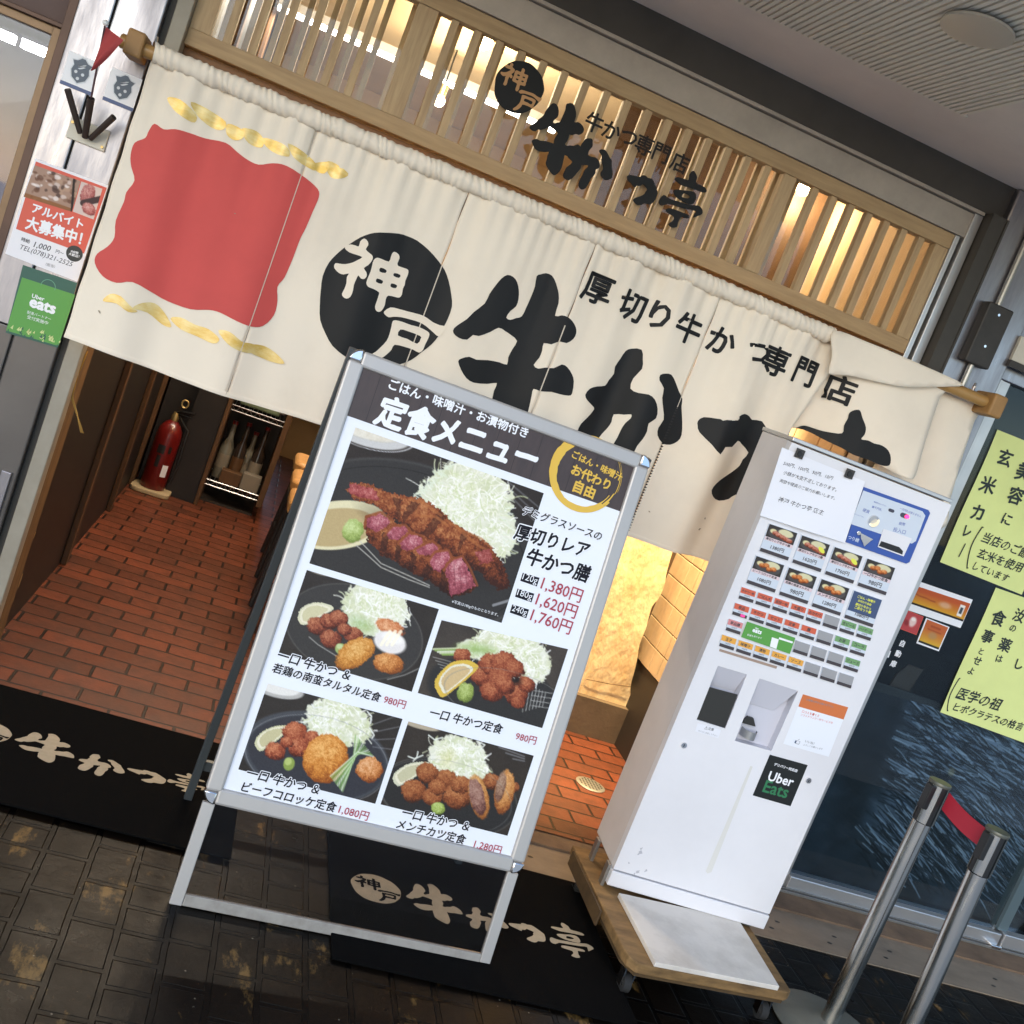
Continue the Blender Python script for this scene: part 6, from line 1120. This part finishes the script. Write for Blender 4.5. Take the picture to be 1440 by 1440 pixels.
g = Geo(); g.tube([(x, y, .50), (x + .03, y - .02, .515), (x + .10, y - .05, .53)], .008, 8); g.tube([(x, y, .49), (x + .04, y - .02, .495), (x + .09, y - .05, .50)], .006, 8); obj('handle', g, 'black', t)
g = Geo(); g.tube([(x + .03 + .018 * math.cos(a), y - .03, .565 + .022 * math.sin(a)) for a in np.linspace(0, 6.28, 15)], .005, 8); obj('safety_ring', g, 'brass', t)
g = Geo(); g.tube([(x + .02, y, .48), (x + .09, y - .02, .42), (x + .095, y - .02, .2), (x + .085, y - .02, .1)], .008, 8); obj('hose', g, 'black', t, smooth='auto')
g = Geo(); g.slabq(Plane((x, y, .017), (1, 0, 0), (0, 1, 0)), rounded(-.11, .11, -.10, .10, .05), 0, .027); tag(obj('extinguisher_stand', g, 'ext_base', bevel=.006), 'shabby cream stand under the red fire extinguisher', 'stand')
g = Geo(); g.box(-.36, -.19, 6.30, 6.86, .017, 1.4); g.box(-.534, -.3605, 6.42, 6.86, .017, 1.4); tag(obj('dark_partition', g, 'panel_dark'), 'black partition board between the fire extinguisher and the wire rack', 'partition')
cb = thing('storage_cabinet', (-.0, 6.5, 0), 'open dark wooden cabinet with wire shelves at the end of the aisle', 'cabinet')
g = Geo(); g.box(-.189, -.165, 6.28, 6.86, .017, 1.4); g.box(.150, .185, 6.36, 6.86, .10, 1.4); obj('side_post', g, 'stile', cb, bevel=.003)
g = Geo(); g.box(-.164, .149, 6.80, 6.86, .017, 1.4); g.box(-.164, .149, 6.45, 6.79, .017, .03); obj('back_board', g, 'inner_dark', cb)
for z in (.155, .625):
    g = Geo()
    for k in range(12): g.tube([(-.15 + .027 * k, 6.42, z), (-.15 + .027 * k, 6.76, z)], .0022, 5)
    for yy in (6.42, 6.76): g.tube([(-.164, yy, z), (.149, yy, z)], .004, 6)
    g.tube([(-.164, 6.42, z - .03), (.149, 6.42, z - .03)], .004, 6)
    for k in range(12): g.tube([(-.164 + .026 * k, 6.42, z - .03 * (k % 2)), (-.138 + .026 * k, 6.42, z - .03 * ((k + 1) % 2))], .0022, 5)
    obj('wire_shelf', g, 'wire', cb)
g = Geo(); g.box(-.13, .11, 6.44, 6.70, .64, .85); tag(obj('green_crate', g, 'green_box', bevel=.01), 'dull green crate on the upper wire shelf', 'crate')
def bottle(xx, yy, z, r_, h, m, lab, lbl):
    t = thing('bottle', (xx, yy, z), lbl, 'bottle', 'bottles on the wire shelf'); g = Geo(); g.lathe(xx, yy, [(r_ * .9, z), (r_, z + .01), (r_, z + h * .58), (r_ * .4, z + h * .75), (r_ * .36, z + h)], 16); obj('glass', g, m, t, smooth='auto'); g = Geo(); g.lathe(xx, yy, [(r_ * 1.03, z + h * .2), (r_ * 1.03, z + h * .45)], 16); obj('label', g, lab, t, smooth='auto'); g = Geo(); g.lathe(xx, yy, [(r_ * .42, z + h + .0005), (r_ * .42, z + h + .02)], 10); obj('cap', g, 'ext_red', t)
bottle(-.115, 6.55, .16, .040, .34, 'bottle_clear', 'crate', 'pale glass bottle at the left end of the lower wire shelf'); bottle(-.035, 6.52, .16, .036, .36, 'bottle_dark', 'stile', 'dark bottle with red cap second from the left on the wire shelf'); bottle(.02, 6.60, .16, .038, .31, 'bottle_clear', 'crate', 'pale bottle standing behind between the two dark bottles'); bottle(.075, 6.53, .16, .038, .37, 'bottle_dark', 'crate', 'dark bottle with red cap at the right on the wire shelf')
g = Geo(); g.box(-.10, .02, 6.425, 6.50, .16, .24); g.box(.025, .135, 6.425, 6.50, .16, .26, 1); cbx = thing('jar_boxes', (0, 6.46, .16), 'small boxes in front of the bottles on the lower wire shelf', 'boxes'); obj('box', g, ('stile', 'crate'), cbx, bevel=.004)
def stool(x, y, lb):
    t = thing('counter_stool', (x, y, 0), lb, 'stool', 'stools along the counter'); g = Geo(); g.slabq(Plane((x, y, 0), (1, 0, 0), (0, 1, 0)), rounded(-.17, .17, -.17, .17, .05), .535, .60); obj('seat', g, 'seat_tan', t, bevel=.018, smooth='auto')
    g = Geo(); g.slabq(Plane((x, y, 0), (1, 0, 0), (0, 1, 0)), rounded(-.165, .165, -.165, .165, .05), .50, .5345); obj('seat_base', g, 'stool_frame', t)
    for sx in (-1, 1):
        for sy in (-1, 1): g = Geo(); g.tube([(x + .13 * sx, y + .13 * sy, .50), (x + .16 * sx, y + .16 * sy, .017)], .016, 8); obj('leg', g, 'stool_frame', t)
    g = Geo(); z = .2
    for p, q in (((-1, -1), (1, -1)), ((1, -1), (1, 1)), ((1, 1), (-1, 1)), ((-1, 1), (-1, -1))): g.tube([(x + .148 * p[0], y + .148 * p[1], z), (x + .148 * q[0], y + .148 * q[1], z)], .010, 6)
    obj('footrest', g, 'stool_frame', t)
stool(.412, 5.56, 'tan counter stool farthest down the aisle'); stool(.405, 5.06, 'tan counter stool in the middle of the row'); stool(.400, 4.58, 'tan counter stool nearest the entrance, behind the menu board'); 
ct = thing('counter', (.9, 5.2, 0), 'dark wooden counter behind the stools', 'counter'); g = Geo(); g.box(.62, .99, 4.42, 6.8, .017, .90); obj('body', g, 'panel_dark', ct); g = Geo(); g.box(.56, 1.0, 4.38, 6.82, .9005, .94); obj('counter_top', g, 'stile', ct, bevel=.004)
# live-edge slab, tiles and drain on the right
YS = 4.40; P = wall(YS); sl_ = thing('wooden_slab', (1.5, YS, .19), 'golden live-edge wooden slab standing lit on the step beside the tiled wall', 'slab')
q = cr([(590, 40), (700, 90), (822, 130), (815, 200), (790, 290), (775, 370), (740, 450), (700, 500), (675, 580), (660, 640), (620, 740), (605, 830), (585, 920), (565, 1000), (562, 1080), (545, 1150), (515, 1188), (440, 1168), (330, 1130), (230, 1112), (60, 1060), (-100, 1010), (200, 500), (330, 30)], (760, 740), 4.5)
L = smooth_loop([P.uv(p) for p in q], 3); v, f = fill([L], .03); g = Geo(); k = len(v); g.add([P.pt(a_, b_, .012 * fbm(a_ * 9, b_ * 7, 2) + .01) for a_, b_ in v] + [P.pt(a_, b_, -.05) for a_, b_ in v], f + [tuple(i + k for i in t_[::-1]) for t_ in f])
n_ = len(L); g.add([P.pt(a_, b_, .016) for a_, b_ in L] + [P.pt(a_, b_, -.05) for a_, b_ in L], [(i, (i + 1) % n_, n_ + (i + 1) % n_, n_ + i) for i in range(n_)]); obj('plank', g, 'slab', sl_, smooth='auto')
g = Geo(); P.O[1]; q = cr([(283, 955), (430, 985), (560, 1003)], (760, 740), 4.5); pts = [P.pt(*P.uv(p), .026) for p in q]; g.tube(pts, .0016, 5); obj('crack', g, 'stile', sl_)
g = Geo(); g.box(1.0, 2.02, 4.52, 4.56, .19, 2.64); tag(obj('brown_wall_board', g, 'brown_board'), 'plain brown wall board standing behind the golden wooden slab', 'wall board')
tw = thing('tiled_wall', (1.965, 3.95, 0), 'side wall of glossy beige square tiles lit beside the golden slab', 'tiled wall'); g = Geo(); g.box(1.962, 2.018, 3.47, 4.515, .40, 2.0); obj('grout', g, 'grout', tw); g = Geo(); g.box(1.955, 2.018, 3.47, 4.515, .017, .398); obj('kick_board', g, 'inner_dark', tw)
g = Geo()
for r_ in range(14):
    for k in range(10):
        y0, z0 = 3.475 + .104 * k, .402 + .104 * r_; g.box(1.951 - .0015 * ((k * 7 + r_ * 3) % 3), 1.9615, y0 + .0015, y0 + .1025, z0 + .0015, z0 + .1025)
obj('tiles', g, 'tile', tw, bevel=.003)
t = thing('floor_drain', (1.678, 3.788, .017), 'small round metal floor drain in the red brick floor beside the machine', 'drain'); g = Geo(); g.lathe(1.678, 3.788, [(.062, .0165), (.062, .019), (.056, .0215), (.001, .0216)], 28); obj('plate', g, 'drain', t, smooth='auto'); g = Geo()
for i in range(-3, 4):
    for j in range(-3, 4):
        if i * i + j * j < 11: g.add([(1.678 + .0145 * i + .0045 * math.cos(a), 3.788 + .0145 * j + .0055 * math.sin(a), .0221) for a in np.linspace(0, 6.28, 7)[:-1]], [tuple(range(6))])
obj('holes', g, 'black', t)
L = bpy.data.lights.new('slab_light', 'SPOT'); L.energy = 420; L.color = (1, .77, .42); L.spot_size = math.radians(62); L.spot_blend = .6; L.shadow_soft_size = .05
t = thing('spot_lamp', (1.62, 3.95, 2.50), 'small ceiling spotlight inside the door aimed at the golden slab', 'lamp'); g = Geo(); g.lathe(1.62, 3.95, [(.035, 2.51), (.035, 2.58), (.01, 2.59)], 16); g.tube([(1.62, 3.95, 2.59), (1.62, 3.95, 2.64)], .008, 8); obj('body', g, 'black', t, smooth='auto'); g = Geo(); g.lathe(1.62, 3.95, [(.001, 2.506), (.030, 2.508)], 16); obj('bulb', g, 'bulb', t)
lo = bpy.data.objects.new('slab_light', L); COL.objects.link(lo); lo.parent = t; lo.location = (0, 0, -.01); lo.rotation_euler = (Vector((1.62, 3.95, 2.49)) - Vector((1.66, 4.38, .75))).to_track_quat('Z', 'Y').to_euler()
# dry straw rope hanging at the door post
P = wall(3.40); g = Geo(); q = [P.uv(p) for p in cr([(372, 40), (345, 100), (315, 185), (308, 240), (325, 300), (348, 385)], (0, 480), 3)]
for d in (0, .004, -.004): g.tube([P.pt(a_ + d * math.sin(4 * i), b_, .01 + .004 * math.sin(i)) for i, (a_, b_) in enumerate(q)], .0022, 6)
tag(obj('straw_rope', g, 'rope', smooth=True), 'thin yellow straw rope hanging beside the entrance post under the curtain', 'rope')
